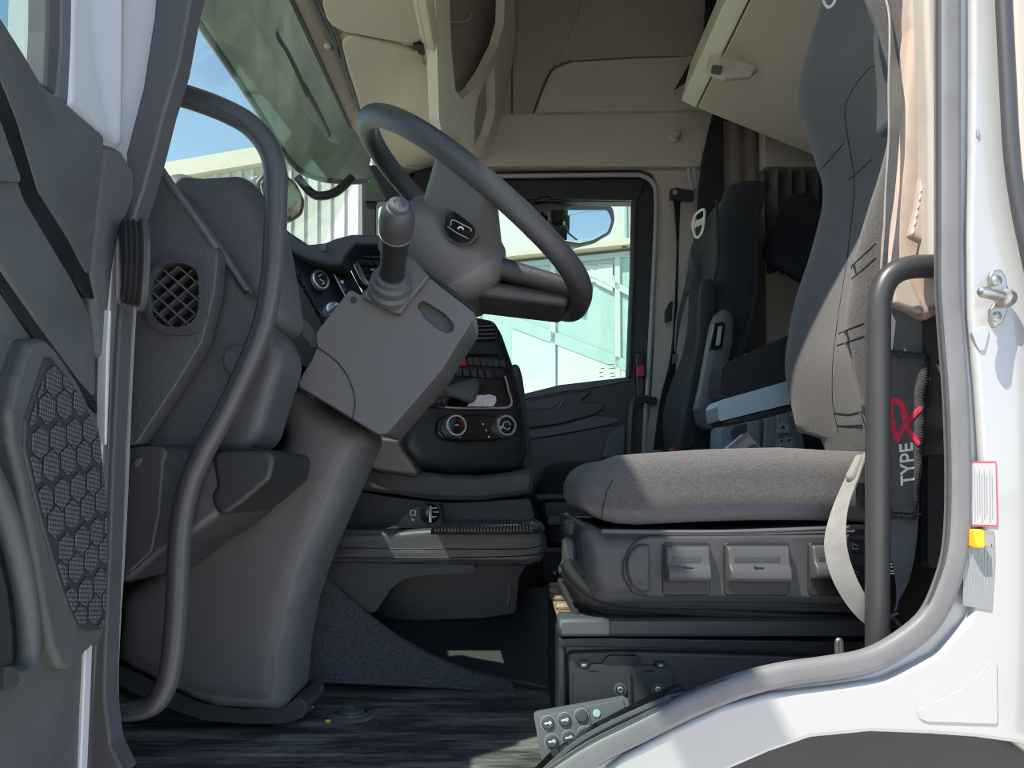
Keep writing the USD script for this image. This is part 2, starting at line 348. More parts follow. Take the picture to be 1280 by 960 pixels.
def pane(name, tint, refl=1.0):
    MAT[name] = usdkit.material(stage, '/World/Looks/' + name, {'t': ('transparent_bsdf', {'color': tint}), 'g': ('glossy_bsdf', {'color': (refl, refl, refl), 'roughness': .01}), 'f': ('layer_weight', {'blend': .5}), 'q': ('math', {'math_type': 'power', 'value2': 4.0}), 'e': ('math', {'math_type': 'multiply_add', 'value2': .7, 'value3': .035}), 'm': ('mix_closure', {})},
        [('f.facing', 'q.value1'), ('q.value', 'e.value1'), ('e.value', 'm.fac'), ('t.BSDF', 'm.closure1'), ('g.BSDF', 'm.closure2')], surface='m.closure')
pane('windscreen', (.86, .93, .88), .5); pane('door_glass', (.84, .93, .89), .6)
MAT['visor_smoke'] = usdkit.material(stage, '/World/Looks/visor_smoke', {
    'n': ('noise_texture', {'scale': 4, 'detail': 4, 'distortion': .6}), 't': ('texture_coordinate', {}), 'r': ('rgb_ramp', {'ramp': [(.35, (.30, .31, .28)), (.7, (.52, .53, .47))]}),
    'd': ('principled_bsdf', {'roughness': .25}), 'l': ('translucent_bsdf', {}), 'x': ('transparent_bsdf', {'color': (.45, .50, .46)}), 'm': ('mix_closure', {'fac': .45}), 'm2': ('mix_closure', {'fac': .22})},
    [('t.object', 'n.vector'), ('n.fac', 'r.fac'), ('r.color', 'd.base_color'), ('r.color', 'l.color'), ('d.BSDF', 'm.closure1'), ('l.BSDF', 'm.closure2'), ('m.closure', 'm2.closure1'), ('x.BSDF', 'm2.closure2')], surface='m2.closure')
MAT['mesh_fabric'] = usdkit.material(stage, '/World/Looks/mesh_fabric', {
    't': ('texture_coordinate', {}), 'mp': ('mapping', {'rotation': (0, .5, 0), 'scale': (170, 170, 330)}), 'w': ('voronoi_texture', {'scale': 1.0, 'randomness': .15}), 'r': ('rgb_ramp', {'ramp': [(.25, (.006, .006, .007)), (.55, (.085, .085, .088))]}),
    'i': ('invert', {}), 'b': ('bump', {'strength': .7, 'distance': .0012}), 'p': ('principled_bsdf', {'roughness': .7})},
    [('t.object', 'mp.vector'), ('mp.vector', 'w.vector'), ('w.distance', 'r.fac'), ('r.color', 'p.base_color'), ('w.distance', 'b.height'), ('b.normal', 'p.normal')], surface='p.BSDF')
MAT['grille_dots'] = usdkit.material(stage, '/World/Looks/grille_dots', {
    't': ('texture_coordinate', {}), 'mp': ('mapping', {'rotation': (.12, 0, 0), 'scale': (230, 280, 230)}), 'w': ('voronoi_texture', {'scale': 1.0, 'randomness': 0.0}), 'r': ('rgb_ramp', {'ramp': [(.30, (.075, .08, .088)), (.5, (.02, .021, .025))]}),
    'b': ('bump', {'strength': .5, 'distance': .0008, 'invert': True}), 'p': ('principled_bsdf', {'roughness': .5})},
    [('t.object', 'mp.vector'), ('mp.vector', 'w.vector'), ('w.distance', 'r.fac'), ('r.color', 'p.base_color'), ('w.distance', 'b.height'), ('b.normal', 'p.normal')], surface='p.BSDF')

# ================================================================== THE SETTING
f = FZ(0)
single('floor', slabg(Polygon([(-.95, .97), (1.3, .97), (1.3, 2.86), (-.95, 2.86)]), .06, .004), 'floor_mat', 'worn black rubber floor mat of the cab with dusty scuffs', 'floor', kind='structure')
THINGS[-1].parts[0] = ('floor', (f.w(THINGS[-1].parts[0][1][0]), THINGS[-1].parts[0][1][1]), 'floor_mat', None, None, 38, None)

LEFT = "150,962 137,932 131,862 134,780 139,700 144,600 148,500 152,420 158,330 170,245 190,180 212,90 236,0 262,-100"
RIGHT = "1184,-60 1184,100 1184,200 1184,300 1184,360 1188,420 1194,500 1197,600 1194,680 1182,730 1160,775 1120,808 1080,827 1030,836 980,843 930,855 870,878 800,912 740,942 690,975"
ap = [(x - (9 if y < 300 else 2), y) for x, y in pl(LEFT)] + [(390, -650), (1120, -658), (1176, -600)] + pl(RIGHT) + [(600, 1035), (300, 1040), (190, 1005)]
outer = [(-435, 1130), (-435, 112), (84, 112), (44, 60), (40, -60), (50, -400), (120, -900), (160, -1900), (2050, -1900), (2050, 955)] + pl("1290,945 1265,927 1215,920 1160,916 1085,913 1010,919 960,936 900,962 850,1000") + [(600, 1130)]
t = Thing('wall_near', 'white painted cab side around the open driver doorway', 'cab side', kind='structure')
fy = FY(.93)
k = t.add('panel', slab(fy, outer, .022, R=.008, rc=.004, holes=[Polygon(crom([fy.uv(*p) for p in ap], 4)).buffer(.011)], s=.015), 'paint')
g = poly(fy, "1300,-60 1208,-60 1208,100 1207,200 1204,300 1206,400 1214,480 1222,600 1222,700 1206,770 1165,815 1100,846 1030,856 960,864 900,880 840,908 780,940 740,970 760,1000 900,962 960,936 1010,919 1085,912 1160,915 1215,919 1265,926 1300,940", False, .02)
V, Fc = slabg(g, .02, .018, s=.015, lim=None); t.add('jamb_skin', (fy.out(.012).w(V), Fc), 'paint')
fe = FY(.916)
t.add('embossed_panel', slab(fe, "1246,827 1237,829 1222,846 1195,866 1147,887 1149,898 1160,902 1247,905", .01, R=.003, rc=.003), 'paint', k)
t.add('paint_chip', disc(fe, 1223, 166, .0018, .002, .0004, ry=.006), 'print_grey', k)
single('mudguard', slab(FY(.955), "820,1010 880,965 960,930 1010,914 1085,908 1160,911 1265,921 1300,938 1300,1060 820,1060", .09, R=.01), 'plastic', 'dark grey wheel arch panel under the white sill', 'mudguard')
xs = [(-.95, -.1), (-.42, 2.42)]
single('wall_nose', box(-1.02, -.98, .95, 2.86, -.4, .72), 'plastic_black', 'dark front bulkhead below the windscreen behind the dashboard', 'wall', kind='structure')
single('ceiling', box(-.95, 1.32, .93, 2.9, 2.40, 2.45), 'headliner', 'beige roof lining of the cab', 'ceiling', kind='structure')
single('wall_rear', box(1.22, 1.27, .96, 2.84, .0, 2.395), 'plastic_grey', 'dim back wall of the cab behind the seats', 'wall', kind='structure')
single('wall_front', xzprism([(-.40, 1.58), (-.24, 1.64), (-.22, 2.398), (-.40, 2.398)], .985, 2.80, .004), 'headliner', 'beige front bulkhead above the windscreen', 'wall', kind='structure')
fw = FY(2.83)
t = Thing('wall_far', 'beige passenger side wall around the closed far door', 'wall', kind='structure')
k = t.add('panel', slab(fw, "478,-150 1085,-150 1085,735 478,735", .04, R=.004, holes=[poly(fw, "440,214 800,211 815,216 822,230 822,262 817,440 812,520 806,560 802,690 440,690", rc=.03)]), 'pillar_beige')
fu = FY(2.80)
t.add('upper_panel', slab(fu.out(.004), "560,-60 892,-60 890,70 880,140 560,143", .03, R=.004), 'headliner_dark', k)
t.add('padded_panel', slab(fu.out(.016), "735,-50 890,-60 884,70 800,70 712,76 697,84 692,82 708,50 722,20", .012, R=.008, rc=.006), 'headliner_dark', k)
t.add('header_panel', slab(fu.out(.01), "580,143 700,141 892,137 884,170 876,208 580,207", .035, R=.005), 'headliner', k)
j = t.add('shelf_flap', slab(fu.out(.035), "667,140 683,100 692,85 712,77 880,69 884,137", .03, R=.006, rc=.012), 'headliner', k)
t.add('flap_cover', slab(fu.out(.041), "745,132 752,115 762,109 878,105 880,132", .008, R=.004, rc=.008), 'headliner', k)
t.add('edge_trim', tube([U(667, 141, 2.76), U(683, 100, 2.76), U(693, 85, 2.76), U(715, 76, 2.76)], .004, 8), 'plastic_grey', k)
t.add('kick_panel', slab(FY(2.815), '478,636 1085,636 1085,760 478,760', .012, R=.003), 'plastic_black', k)
t.add('kick_panel', box(-1.0, -.465, 2.83, 2.87, -.05, .74), 'plastic_black', k)
t.add('coat_knob', lathe(U(843, 171, 2.79), (0, -1, 0), [(.022, 0), (.022, .006), (.014, .012), (.012, .022), (.016, .03), (.013, .036), (0, .038)]), 'pillar_beige', k)
t.add('panel_gap', box(U(640, 0, 2.79)[0] - .002, U(640, 0, 2.79)[0] + .002, 2.785, 2.80, U(0, 141, 2.79)[2], 2.2, .0005), 'plastic_black', k)

# windscreen, A pillar and the folding visor outside
fg = Fr((-.55, 1.9, 1.50), (.9, 0, -.44), (0, 0, 1))
V, Fc = slabg(Polygon([(u, v) for u, v in ((-.93, .12), (.93, .12), (.93, -.98), (-.93, -.98))]), .005, .001); single('window_1', (fg.w(V), Fc), 'windscreen', 'large sloping windscreen with a green tint', 'windscreen', kind='structure')
single('trim_1', slab(FY(2.79), "450,480 478,330 500,250 520,212 560,205 600,205 600,216 548,222 532,250 515,330 490,480", .05, R=.006), 'plastic_black', 'dark far windscreen pillar seen behind the steering wheel', 'pillar', kind='structure')
e1 = crom([(-.68, .95, 1.39), (-.68, 1.5, 1.39), (-.68, 2.05, 1.39), (-.683, 2.3, 1.383), (-.672, 2.45, 1.375), (-.645, 2.57, 1.39), (-.585, 2.66, 1.41), (-.50, 2.71, 1.43)], 6, False)
up = np.array([.07, 0, .36]); q = np.linspace(0, 1, len(e1))[:, None]
e2 = e1 + up + np.c_[q * 0, -.12 * np.maximum(q - .6, 0), -.05 * np.maximum(q - .6, 0)]
t = Thing('sun_visor', 'smoky translucent sun visor mounted outside above the windscreen', 'visor')
k = t.add('blade', loft([[a, b, b + [-.008, 0, .002], a + [-.008, 0, .002]] for a, b in zip(e1, e2)]), 'visor_smoke')
t.add('rim', tube(e1, .009, 8, spl=False), 'seal_rubber', k)
for i, (x, y) in enumerate(((304, 84), (309, 88), (314, 93), (318, 97))):
    t.add('marker_lamp', lathe(U(x, y, 2.18), (1, -.3, -.2), [(.001, -.01), (.008, 0), (.008, .006), (.004, .009)], 10), 'marker_amber', k)
for s in ("330,-10 345,40 362,70 385,120", "380,105 398,140 412,170", "285,20 320,12 350,-10"):
    t.add('bracket', tube([U(x, y, 2.12) for x, y in pl(s)], .006, 8), 'plastic_grey', k)

# ------------------------------------------------------------------ outside: ground and the pale building
single('ground', box(-60, 60, -40, 80, -1.35, -1.25), 'concrete', 'pale concrete yard around the truck', 'ground', kind='structure')
fb = Fr((.72, 9, 0), (-.34, -.94, 0))
t = Thing('factory_building', 'pale corrugated building with a green glass front beyond the truck', 'building')
def bq(s, th, m, name, off=0.0, par=None, R=.005):
    return t.add(name, slab(fb.out(off), s, th, R, rc=0), m, par)
def bu(u0, u1, z0, z1, off, th, m, name, par=None):
    V, Fc = slabg(Polygon([(u0, z0), (u1, z0), (u1, z1), (u0, z1)]), th, .005); return t.add(name, (fb.out(off).w(V), Fc), m, par)
wl = bu(-16, 9, -1.25, 4.75, -.05, .3, 'cladding', 'wall')
bu(-16, 9, 4.62, 4.85, .08, .4, 'ledge', 'roof_edge', wl)
ul = fb.uv(640, 320)[0]; uc = fb.uv(560, 320)[0]
for i in range(70):
    u = uc - .1 - i * .2; V, Fc = slabg(Polygon([(u, -1), (u + .07, -1), (u + .05, 4.6), (u, 4.6)]), .010, .004); t.add('rib', (fb.w(V), Fc), 'cladding', wl)
for i in range(16):
    u = fb.uv(232 + i * 18, 212)[0]; t.add('rivet', lathe(fb.out(.02).w([[u, 4.45, 0]])[0], fb.n, [(.03, -.03), (.03, .01), (.015, .02)], 8), 'facade_grey', wl)
zl = fb.uv(720, 318)[1]
bu(uc, 6, zl, zl + .07, .18, .2, 'ledge', 'ledge', wl)
for u0, u1 in ((uc, fb.uv(690, 0)[0]), (fb.uv(694, 0)[0], fb.uv(777, 0)[0]), (fb.uv(788, 0)[0], 4)):
    bu(u0, u1, zl + .1, 4.5, .05, .05, 'cladding', 'upper_panel', wl)
u = fb.uv(781, 0)[0]; t.add('drain_pipe', tube([fb.out(.1).w([[u, zl, 0]])[0], fb.out(.1).w([[u, 4.5, 0]])[0]], .035, 10, spl=False), 'facade_pale', wl)
gl = bu(uc, 6, -1.2, zl - .04, .02, .1, 'facade_green', 'glass_front', wl)
bu(uc, 6, zl - .1, zl - .04, .06, .06, 'facade_grey', 'head_frame', gl)
for px in (600, 692, 771, 860):
    u = fb.uv(px, 0)[0]; bu(u - .03, u + .03, -1.2, zl - .1, .06, .05, 'facade_pale', 'mullion', gl)
bq("700,330 755,332 768,345 768,360 740,352 730,395 700,380", .03, 'facade_pale', 'bright_panel', .05, gl)
bq("745,345 748,330 766,330 766,365 745,355", .02, 'cladding', 'window_light', .055, gl)
bq("640,398 690,425 690,500 640,500", .02, 'facade_pale', 'bright_panel', .05, gl)
bq("697,430 770,448 840,470 840,530 697,530", .02, 'cladding', 'bright_panel', .052, gl)
bq("640,395 850,475 850,490 640,410", .02, 'facade_green', 'diagonal_beam', .06, gl)
bq("738,335 850,395 850,403 738,345", .02, 'facade_pale', 'diagonal_beam', .06, gl)
bq("640,480 690,470 690,500 640,500", .02, 'cladding', 'bright_panel', .054, gl)

# mirrors outside
def mirror(name, label, poly_s, Y, glass_s, arm=None):
    t = Thing(name, label, 'mirror'); fr = Fr(U(*pl(poly_s)[3], Y), (.85, -.9, -.03))
    k = t.add('housing', slab(fr, poly_s, .09, R=.012, rc=.03), 'mirror_shell')
    t.add('mirror_glass', slab(fr.out(.003), glass_s, .008, R=.003, rc=.025), 'mirror_glass', k)
    if arm: t.add('arm', tube(p3(arm), .014, 10), 'plastic_black')
    return t
t = mirror('door_mirror', 'rounded rear view mirror seen through the passenger door window', "668,256 690,252 760,254 768,258 770,275 765,292 745,304 725,309 700,305 680,290 668,270", 3.08,
       "676,263 700,262 760,262 765,276 760,290 742,300 725,304 703,300 685,288 674,274", "690,256,3.08 692,235,3.04 694,212,2.90 694,206,2.85")
t.add('wide_angle_glass', slab(Fr(U(768, 258, 3.08), (.85, -.9, -.03)).out(.008), "706,270 735,264 760,263 762,276 757,288 740,298 724,301 712,292 706,280", .006, R=.002, rc=.02), 'mirror_glass', 0)
mirror('kerb_mirror', 'round front mirror behind the left grab handle outside the windscreen', "318,228 330,214 355,214 372,228 383,250 380,268 366,277 345,276 330,262", 2.45,
       "324,230 334,219 354,219 368,231 378,250 376,264 365,272 347,271 334,258", "372,222,2.5 388,240,2.5 400,245,2.5 420,240,2.52 440,222,2.55")

# ================================================================== PASSENGER DOOR
t = Thing('door_1', 'closed black passenger door with window and grab recess', 'door', kind='structure'); fd = FY(2.845)
WIN = "470,252 793,252 795,258 791,340 786,471 700,481 655,492 600,500 470,520"
k = t.add('frame', slab(fd, "452,206 806,206 822,214 827,232 825,300 818,470 810,560 806,668 452,668", .05, R=.008, rc=.01, holes=[poly(fd, WIN, rc=.015)]), 'plastic_black')
t.add('window_pane', slab(FY(2.87), "470,245 800,245 792,478 700,488 600,508 470,525", .005, R=.001), 'door_glass', k)
t.add('header_cover', slab(fd.out(.012), "455,226 806,224 804,238 797,250 690,249 688,245 675,245 673,249 455,252", .02, R=.004), 'plastic_black', k)
t.add('glass_run', tube(p3("793,252,2.835 791,340,2.835 786,471,2.835"), .012, 8, spl=False), 'plastic', k)
t.add('sill_strip', slab(fd.out(.01), "560,512 655,492 700,482 786,471 787,476 745,484 700,490 655,499 560,520", .02, R=.003, rc=.002), 'plastic_grey', k)
j = t.add('armrest', slab(fd.out(.02), "640,505 700,492 742,487 732,497 720,503 757,503 754,512 744,518 700,530 640,538", .03, R=.006, rc=.004), 'plastic_black', k)
t.add('handle_recess', slab(fd.out(.022), "650,502 690,496 706,492 698,506 688,511 650,514", .01, R=.004, rc=.003), 'plastic', j)
t.add('handle_lever', slab(fd.out(.03), "697,509 704,497 709,494 702,509 694,513", .012, R=.003, rc=.002), 'plastic_grey', j)
t.add('trim_band', slab(fd.out(.014), "640,540 700,532 745,519 783,524 757,532 700,543 640,552", .015, R=.006, rc=.004), 'plastic_grey', k)
t.add('lower_panel', slab(fd.out(.006), "640,552 700,543 757,532 788,530 782,600 700,612 640,620", .02, R=.006), 'plastic', k)
t.add('door_pocket', slab(fd.out(.05), "752,572 762,538 784,528 781,575", .05, R=.008, rc=.006), 'plastic_grey', k)
t.add('lock_pull', slab(fd.out(.03), "794,440 803,439 806,446 806,500 796,502", .02, R=.006, rc=.006), 'plastic_black')
t.add('etched_marks', join(*[line(FY(2.864), f"{a},{y} {b},{y - 1}", .0022, .001, .0003) for a, b, y in ((760, 768, 456), (761, 770, 461), (751, 756, 461), (749, 754, 466), (762, 768, 467), (763, 769, 471), (750, 754, 471))]), 'facade_grey', label='faint etched lettering in the glass corner')
single('door_gasket', tube(p3("560,221,2.822 640,220,2.822 780,218.5,2.822 803,220,2.822 816,229,2.822 820,246,2.822 819,300,2.822 812,440,2.822 807,520,2.822 803,600,2.822"), .0085, 8), 'gasket_grey', 'pale rubber gasket around the passenger door opening', 'door seal')
single('belt_release_flag', slab(FY(2.80), "796,457 804,456 806,460 806,470 797,471", .02, R=.004, rc=.004), 'red', 'red lock button on the rear edge of the passenger door', 'button')
single('passenger_grab_handle', tube(p3("818,501,2.81 806,499,2.78 795,502,2.76 790,512,2.75 788,540,2.75 787,580,2.75"), .014, 12), 'handle_black', 'small black grab handle beside the passenger door pillar', 'handle')

# ================================================================== HEADER: visors, rails, shelf
fh = Fr((-.24, 2, 1.555), (.414, 0, -.91), (0, 1, 0))
t = Thing('trim_2', 'beige strip with roller blind rails along the windscreen top', 'header trim', kind='structure')
k = t.add('strip', slab(fh.out(-.012), "300,-140 520,-140 532,-2 549,165 560,215 500,222 470,200 437,155 367,0", .03, R=.004), 'headliner')
t.add('frit_band', slab(fh.out(-.004), "330,-80 367,-2 437,155 445,170 436,160 361,0 322,-80", .012, R=.003, rc=0), 'plastic_black', k)
for s in ("388,-6 400,20 416,52 422,70", "398,-6 410,20 424,56 430,85 438,105 450,142", "393,-6 405,20 419,54 413,58"):
    pts = [fh.out(.004).w([fh.uv(x, y) + (0,)])[0] for x, y in pl(s)]; t.add('blind_rail', tube(pts, .006, 8), 'plastic_grey', k)
for x, y in ((410, 60),):
    t.add('rail_clip', disc(fh.out(.006), x, y,   .008, .010, .003, ry=.006), 'beige_plastic', k)
for s, lab in (("403,-30 403,8 408,24 414,33 428,41 513,57 524,54 530,52 520,-30", 'beige fabric sun blind nearest the driver, above the windscreen'), ("432,44 428,52 428,60 436,90 452,142 468,170 488,200 505,210 535,218 558,217 556,200 549,165 531,72 526,66 514,62", 'second beige sun blind above the passenger half of the windscreen')):
    t = Thing('sun_blind', lab, 'sun blind', 'sun blinds above the windscreen'); k = t.add('panel', slab(fh.out(.012), s, .022, R=.008, rc=.02, s=.03), 'beige_plastic')
    t.add('hem', line(fh.out(.0135), "505,55 522,56 528,60" if 'nearest' in lab else "510,207 540,209 556,204", .008, .004, .001), 'headliner', k)
t = Thing('blind_hook', 'small beige hook between the two sun blinds', 'hook'); t.add('base', slab(fh.out(.018), "515,55 530,56 532,72 522,66", .01, R=.003, rc=.004), 'plastic_black'); t.add('hook', tube([fh.out(.02).w([fh.uv(x, y) + (0,)])[0] for x, y in pl("516,57 521,62 524,70 528,72 530,66")], .004, 8), 'headliner')
t = Thing('overhead_shelf', 'moulded beige overhead shelf with open compartments facing the seats', 'shelf')
k = t.add('body', xzprism([(-.245, 1.553), (-.205, 1.533), (-.192, 1.56), (-.20, 1.62), (-.235, 1.62)], .99, 2.785, .004), 'beige_plastic')
t.add('front_lip', xzprism([(-.248, 1.551), (-.236, 1.543), (-.226, 1.541), (-.222, 1.556), (-.24, 1.565)], .99, 2.78, .002), 'beige_pale', k)
fs = Fr((-.215, 1.95, 1.545), (.96, -.16, -.22))
cav = [poly(fs, "563,-80 562,0 564,60 569,112 577,124 590,114 606,90 622,58 630,30 634,-80", rc=.012), poly(fs, "593,188 593,150 598,120 610,98 618,84 619,140 612,165 600,190", rc=.008)]
j = t.add('face', slab(fs, "541,-120 640,-120 645,40 632,150 606,197 590,198 574,192 556,182 549,150", .03, R=.006, rc=.01, holes=cav), 'beige_pale', k)
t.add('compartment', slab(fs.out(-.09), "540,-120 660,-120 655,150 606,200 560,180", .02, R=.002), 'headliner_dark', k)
t.add('compartment_seam', tube([fs.out(-.085).w([fs.uv(x, y) + (0,)])[0] for x, y in pl('582,24 596,31 614,31 622,20')], .004, 8), 'headliner', k)
t.add('pocket_net', slab(fs.out(-.03), "592,190 593,150 600,118 618,84 619,140 612,168 602,190", .01, R=.003), 'pillar_beige', k)
t.add('reading_lamp', slab(fs.out(.006), "562,172 574,172 577,178 577,184 562,182", .01, R=.003, rc=.004), 'lamp_lens', k, label='small warm reading lamp in the shelf edge')

# ================================================================== BUNK, REAR CURTAIN, CLOTHES
t = Thing('folding_bunk', 'beige folding bunk raised above the seats with a pale front edge', 'bunk')
k = t.add('mattress_base', xzprism([(.592, 1.588), (.96, 1.435), (1.0, 1.55), (.62, 1.72)], 1.22, 2.5, .004), 'headliner')
t.add('front_edge', xzprism([(.54, 1.612), (.588, 1.588), (.62, 1.72), (.57, 1.735)], 1.22, 2.5, .004), 'beige_pale', k)
fk = Fr((.59, 2.3, 1.196), (-.36, -.15, -.93), (0, 1, 0))
la = t.add('latch', hull([(U(893, 70, 2.22), .016), (U(890, 88, 2.22), .016), (U(905, 95, 2.2), .014), (U(940, 80, 2.2), .02), (U(935, 92, 2.2), .014), (U(948, 84, 2.22), .006)]), 'headliner', label='beige release handle')
t.add('button', hull([(U(892, 83, 2.185), .004), (U(901, 84, 2.185), .004), (U(890, 90, 2.185), .004), (U(899, 91.5, 2.185), .004)]), 'plastic_grey', la)
t.add('hook', tube([U(884, 62, 2.45), U(880, 62, 2.45), U(882, 66, 2.45)], .012, 8), 'plastic_black', k)
single('bunk_strap', ribbon([U(893, -60, 2.62), U(890, 30, 2.62), U(878, 60, 2.62), U(852, 106, 2.62)], [(.055, 0, .03)] * 2 + [(.05, .0, .035)] * 2, .01), 'webbing_dark', 'black webbing strap running up beside the raised bunk', 'strap')
single('bunk_pad_strap', ribbon([U(915, -60, 2.56), U(908, 0, 2.56), U(893, 40, 2.56), U(885, 60, 2.56)], [(.07, 0, .03)] * 4, .012), 'plastic_black', 'shiny black bunk strap sleeve above the latch', 'strap')
single('side_strap', slab(FY(2.70), "893,138 915,145 906,235 903,320 870,320 874,235 880,190", .02, R=.004), 'black_cloth', 'wide black curtain band beside the far pillar', 'curtain')
def drape(x0, x1, z0, z1, Y, amp, n, seed):
    xs = np.linspace(x0, x1, 60); zs = np.linspace(z0, z1, 14); V = np.array([[(x, Y + amp * math.sin(n * 2 * math.pi * (x - x0) / (x1 - x0) + .6 * math.sin(3 * z + seed)) * (.6 + .4 * math.sin(5 * x + seed)), z) for x in xs] for z in zs])
    B = V + [0, .006, 0]; m = len(xs); idx = np.arange(len(zs) * m).reshape(len(zs), m); q = []
    for i in range(len(zs) - 1):
        for k in range(m - 1): q += [[idx[i, k], idx[i, k + 1], idx[i + 1, k + 1]], [idx[i, k], idx[i + 1, k + 1], idx[i + 1, k]]]
    q = np.array(q); o = len(zs) * m; ed = list(idx[0]) + list(idx[1:, -1]) + list(idx[-1, -2::-1]) + list(idx[-2:0, 0]); e = [[a, a + o, b + o] for a, b in zip(ed, ed[1:] + ed[:1])] + [[a, b + o, b] for a, b in zip(ed, ed[1:] + ed[:1])]
    return np.vstack([V.reshape(-1, 3), B.reshape(-1, 3)]), np.vstack([q, q[:, ::-1] + o, np.array(e)])
a, b = U(905, 140, 2.66), U(957, 330, 2.66)
single('rear_curtain', drape(a[0], b[0], b[2] - .3, 1.62, 2.66, .018, 2.5, 1), 'curtain_grey', 'grey brown curtain hanging behind the passenger headrest', 'curtain')
single('rear_shelf', slab(FY(2.6), "955,130 1080,130 1080,208 955,208", .05, R=.006), 'headliner_dark', 'dim grey shelf edge above the hanging clothes', 'shelf')
a, b = U(957, 212, 2.5), U(1060, 340, 2.5)
single('hanging_jacket', noisy(drape(a[0], b[0], b[2], a[2], 2.5, .025, 6, 3), .006, 14, 5), 'dark_cloth', 'dark creased garments hanging in the sleeper behind the seats', 'clothes')
single('sleeper_pouch', noisy(hull([(U(1000, 262, 2.4), .05), (U(1030, 300, 2.4), .06), (U(975, 315, 2.4), .05), (U(1020, 340, 2.4), .05)]), .006, 18, 2), 'black_cloth', 'black pouch lying below the hanging clothes in the sleeper', 'pouch')
single('sleeper_bed', box(.95, 1.2, 1.5, 2.75, .35, .62, .03), 'black_cloth', 'dark lower bed in the sleeper behind the seats', 'bed')

# ================================================================== DASHBOARD
t = Thing('dashboard', 'black dashboard with vented end panel and padded top', 'dashboard')
fa = FY(1.0)
body = t.add('body', slab(FY(1.045), "228,236 252,262 270,300 300,345 325,385 345,420 353,440 350,462 343,480 325,540 315,562 160,562 160,330 190,215", .10, R=.03, rc=.02, s=.02), 'plastic_grain')
t.add('deck', box(-.98, -.46, 1.03, 2.80, .64, .73, .02), 'dash_pad', body)
t.add('top_pad', slab(FY(1.06), "202,206 222,207 232,212 250,214 270,211 292,210 308,218 320,234 333,262 342,300 350,350 357,400 360,428 352,440 330,410 300,375 255,320 215,285 190,240 192,212", .10, R=.03, rc=.02, lim=.012, grid=.012), 'dash_pad')
vent = "203,333 222,329 241,333 251,350 251,385 243,404 226,412 204,408 189,394 186,365 191,345"
k = t.add('end_panel', slab(fa, "188,196 200,212 217,240 271,311 272,320 268,365 252,428 219,482 170,555 150,557 150,480 156,400 165,300 176,235", .03, R=.009, rc=.006, holes=[poly(fa, vent, rc=.01)]), 'plastic_grain')
t.add('edge_rail', tube(p3("196,203,1.005 216,233,1.0 244,272,.998 262,298,.998 271,311,1.0"), .0045, 8), 'plastic_grey', k)
t.add('seam_trim', slab(FY(1.03), "216,226 224,228 250,270 276,306 318,372 322,386 300,356 262,300 236,258", .02, R=.003, rc=.003), 'plastic_grey', body)
j = t.add('air_vent', slab(fa.out(.006), "198,328 222,323 246,328 258,346 258,390 249,411 228,419 201,414 183,399 179,365 184,342", .02, R=.004, rc=.006, spl=True, holes=[poly(fa, "201,335 222,330 242,335 250,349 250,387 242,403 226,410 204,406 190,394 187,366 191,348", True, .004)]), 'plastic', label='oval side air vent')
duct = poly(fa, "203,335 222,331 240,335 249,350 249,385 241,402 226,410 204,406 190,393 188,366 192,347", rc=.01)
V, Fc = slabg(duct, .003, 0); t.add('vent_duct', (fa.out(-.04).w(V), Fc), 'plastic_black', j)
op = poly(fa, "201,336 222,331 241,336 249,350 249,386 241,402 226,409 205,405 191,393 188,366 192,349", True, .004)
for i in range(-5, 6):
    for sg in (1, -1):
        cx, cy = fa.uv(219, 371); o = i * .0155; dv = np.array([.707, -.62 * sg]); dv /= np.linalg.norm(dv); nv = np.array([-dv[1], dv[0]]); c = np.array([cx, cy]) + nv * o
        L = LineString([c - dv * .09, c + dv * .09]).buffer(.0009, cap_style=2).intersection(op)
        if L.is_empty or L.area < 2e-5: continue
        L = L if L.geom_type == 'Polygon' else max(L.geoms, key=lambda q: q.area); V, Fc = slabg(L, .010 if sg > 0 else .014, 0); t.add('vent_slat', (fa.out(-.003 - .004 * (sg < 0)).w(V), Fc), 'plastic_grey', j)
t.add('blank_cap', disc(FY(1.035), 296, 450, .0185, .01, .002, ry=.021), 'plastic_grain', body)
lo = t.add('lower_panel', slab(FY(1.02), "170,557 232,557 322,559 322,580 300,615 268,650 232,676 205,692 145,740 140,735 148,640 153,590", .25, R=.012, rc=.006), 'plastic')
t.add('knee_pad', slab(FY(1.015), "262,560 342,561 343,578 338,600 300,632 272,650 262,620 270,608", .18, R=.012, rc=.008), 'plastic_black', lo)
t.add('panel_fold', slab(FY(1.012), "158,560 170,557 233,557 241,568 205,572 200,640 190,690 147,730 148,680 153,600", .03, R=.010, rc=.006), 'plastic', lo)
t.add('clip_slot', slab(FY(1.008), "166,580 171,572 176,572 175,578 169,586", .01, R=.003, rc=.002), 'plastic_grey', lo)
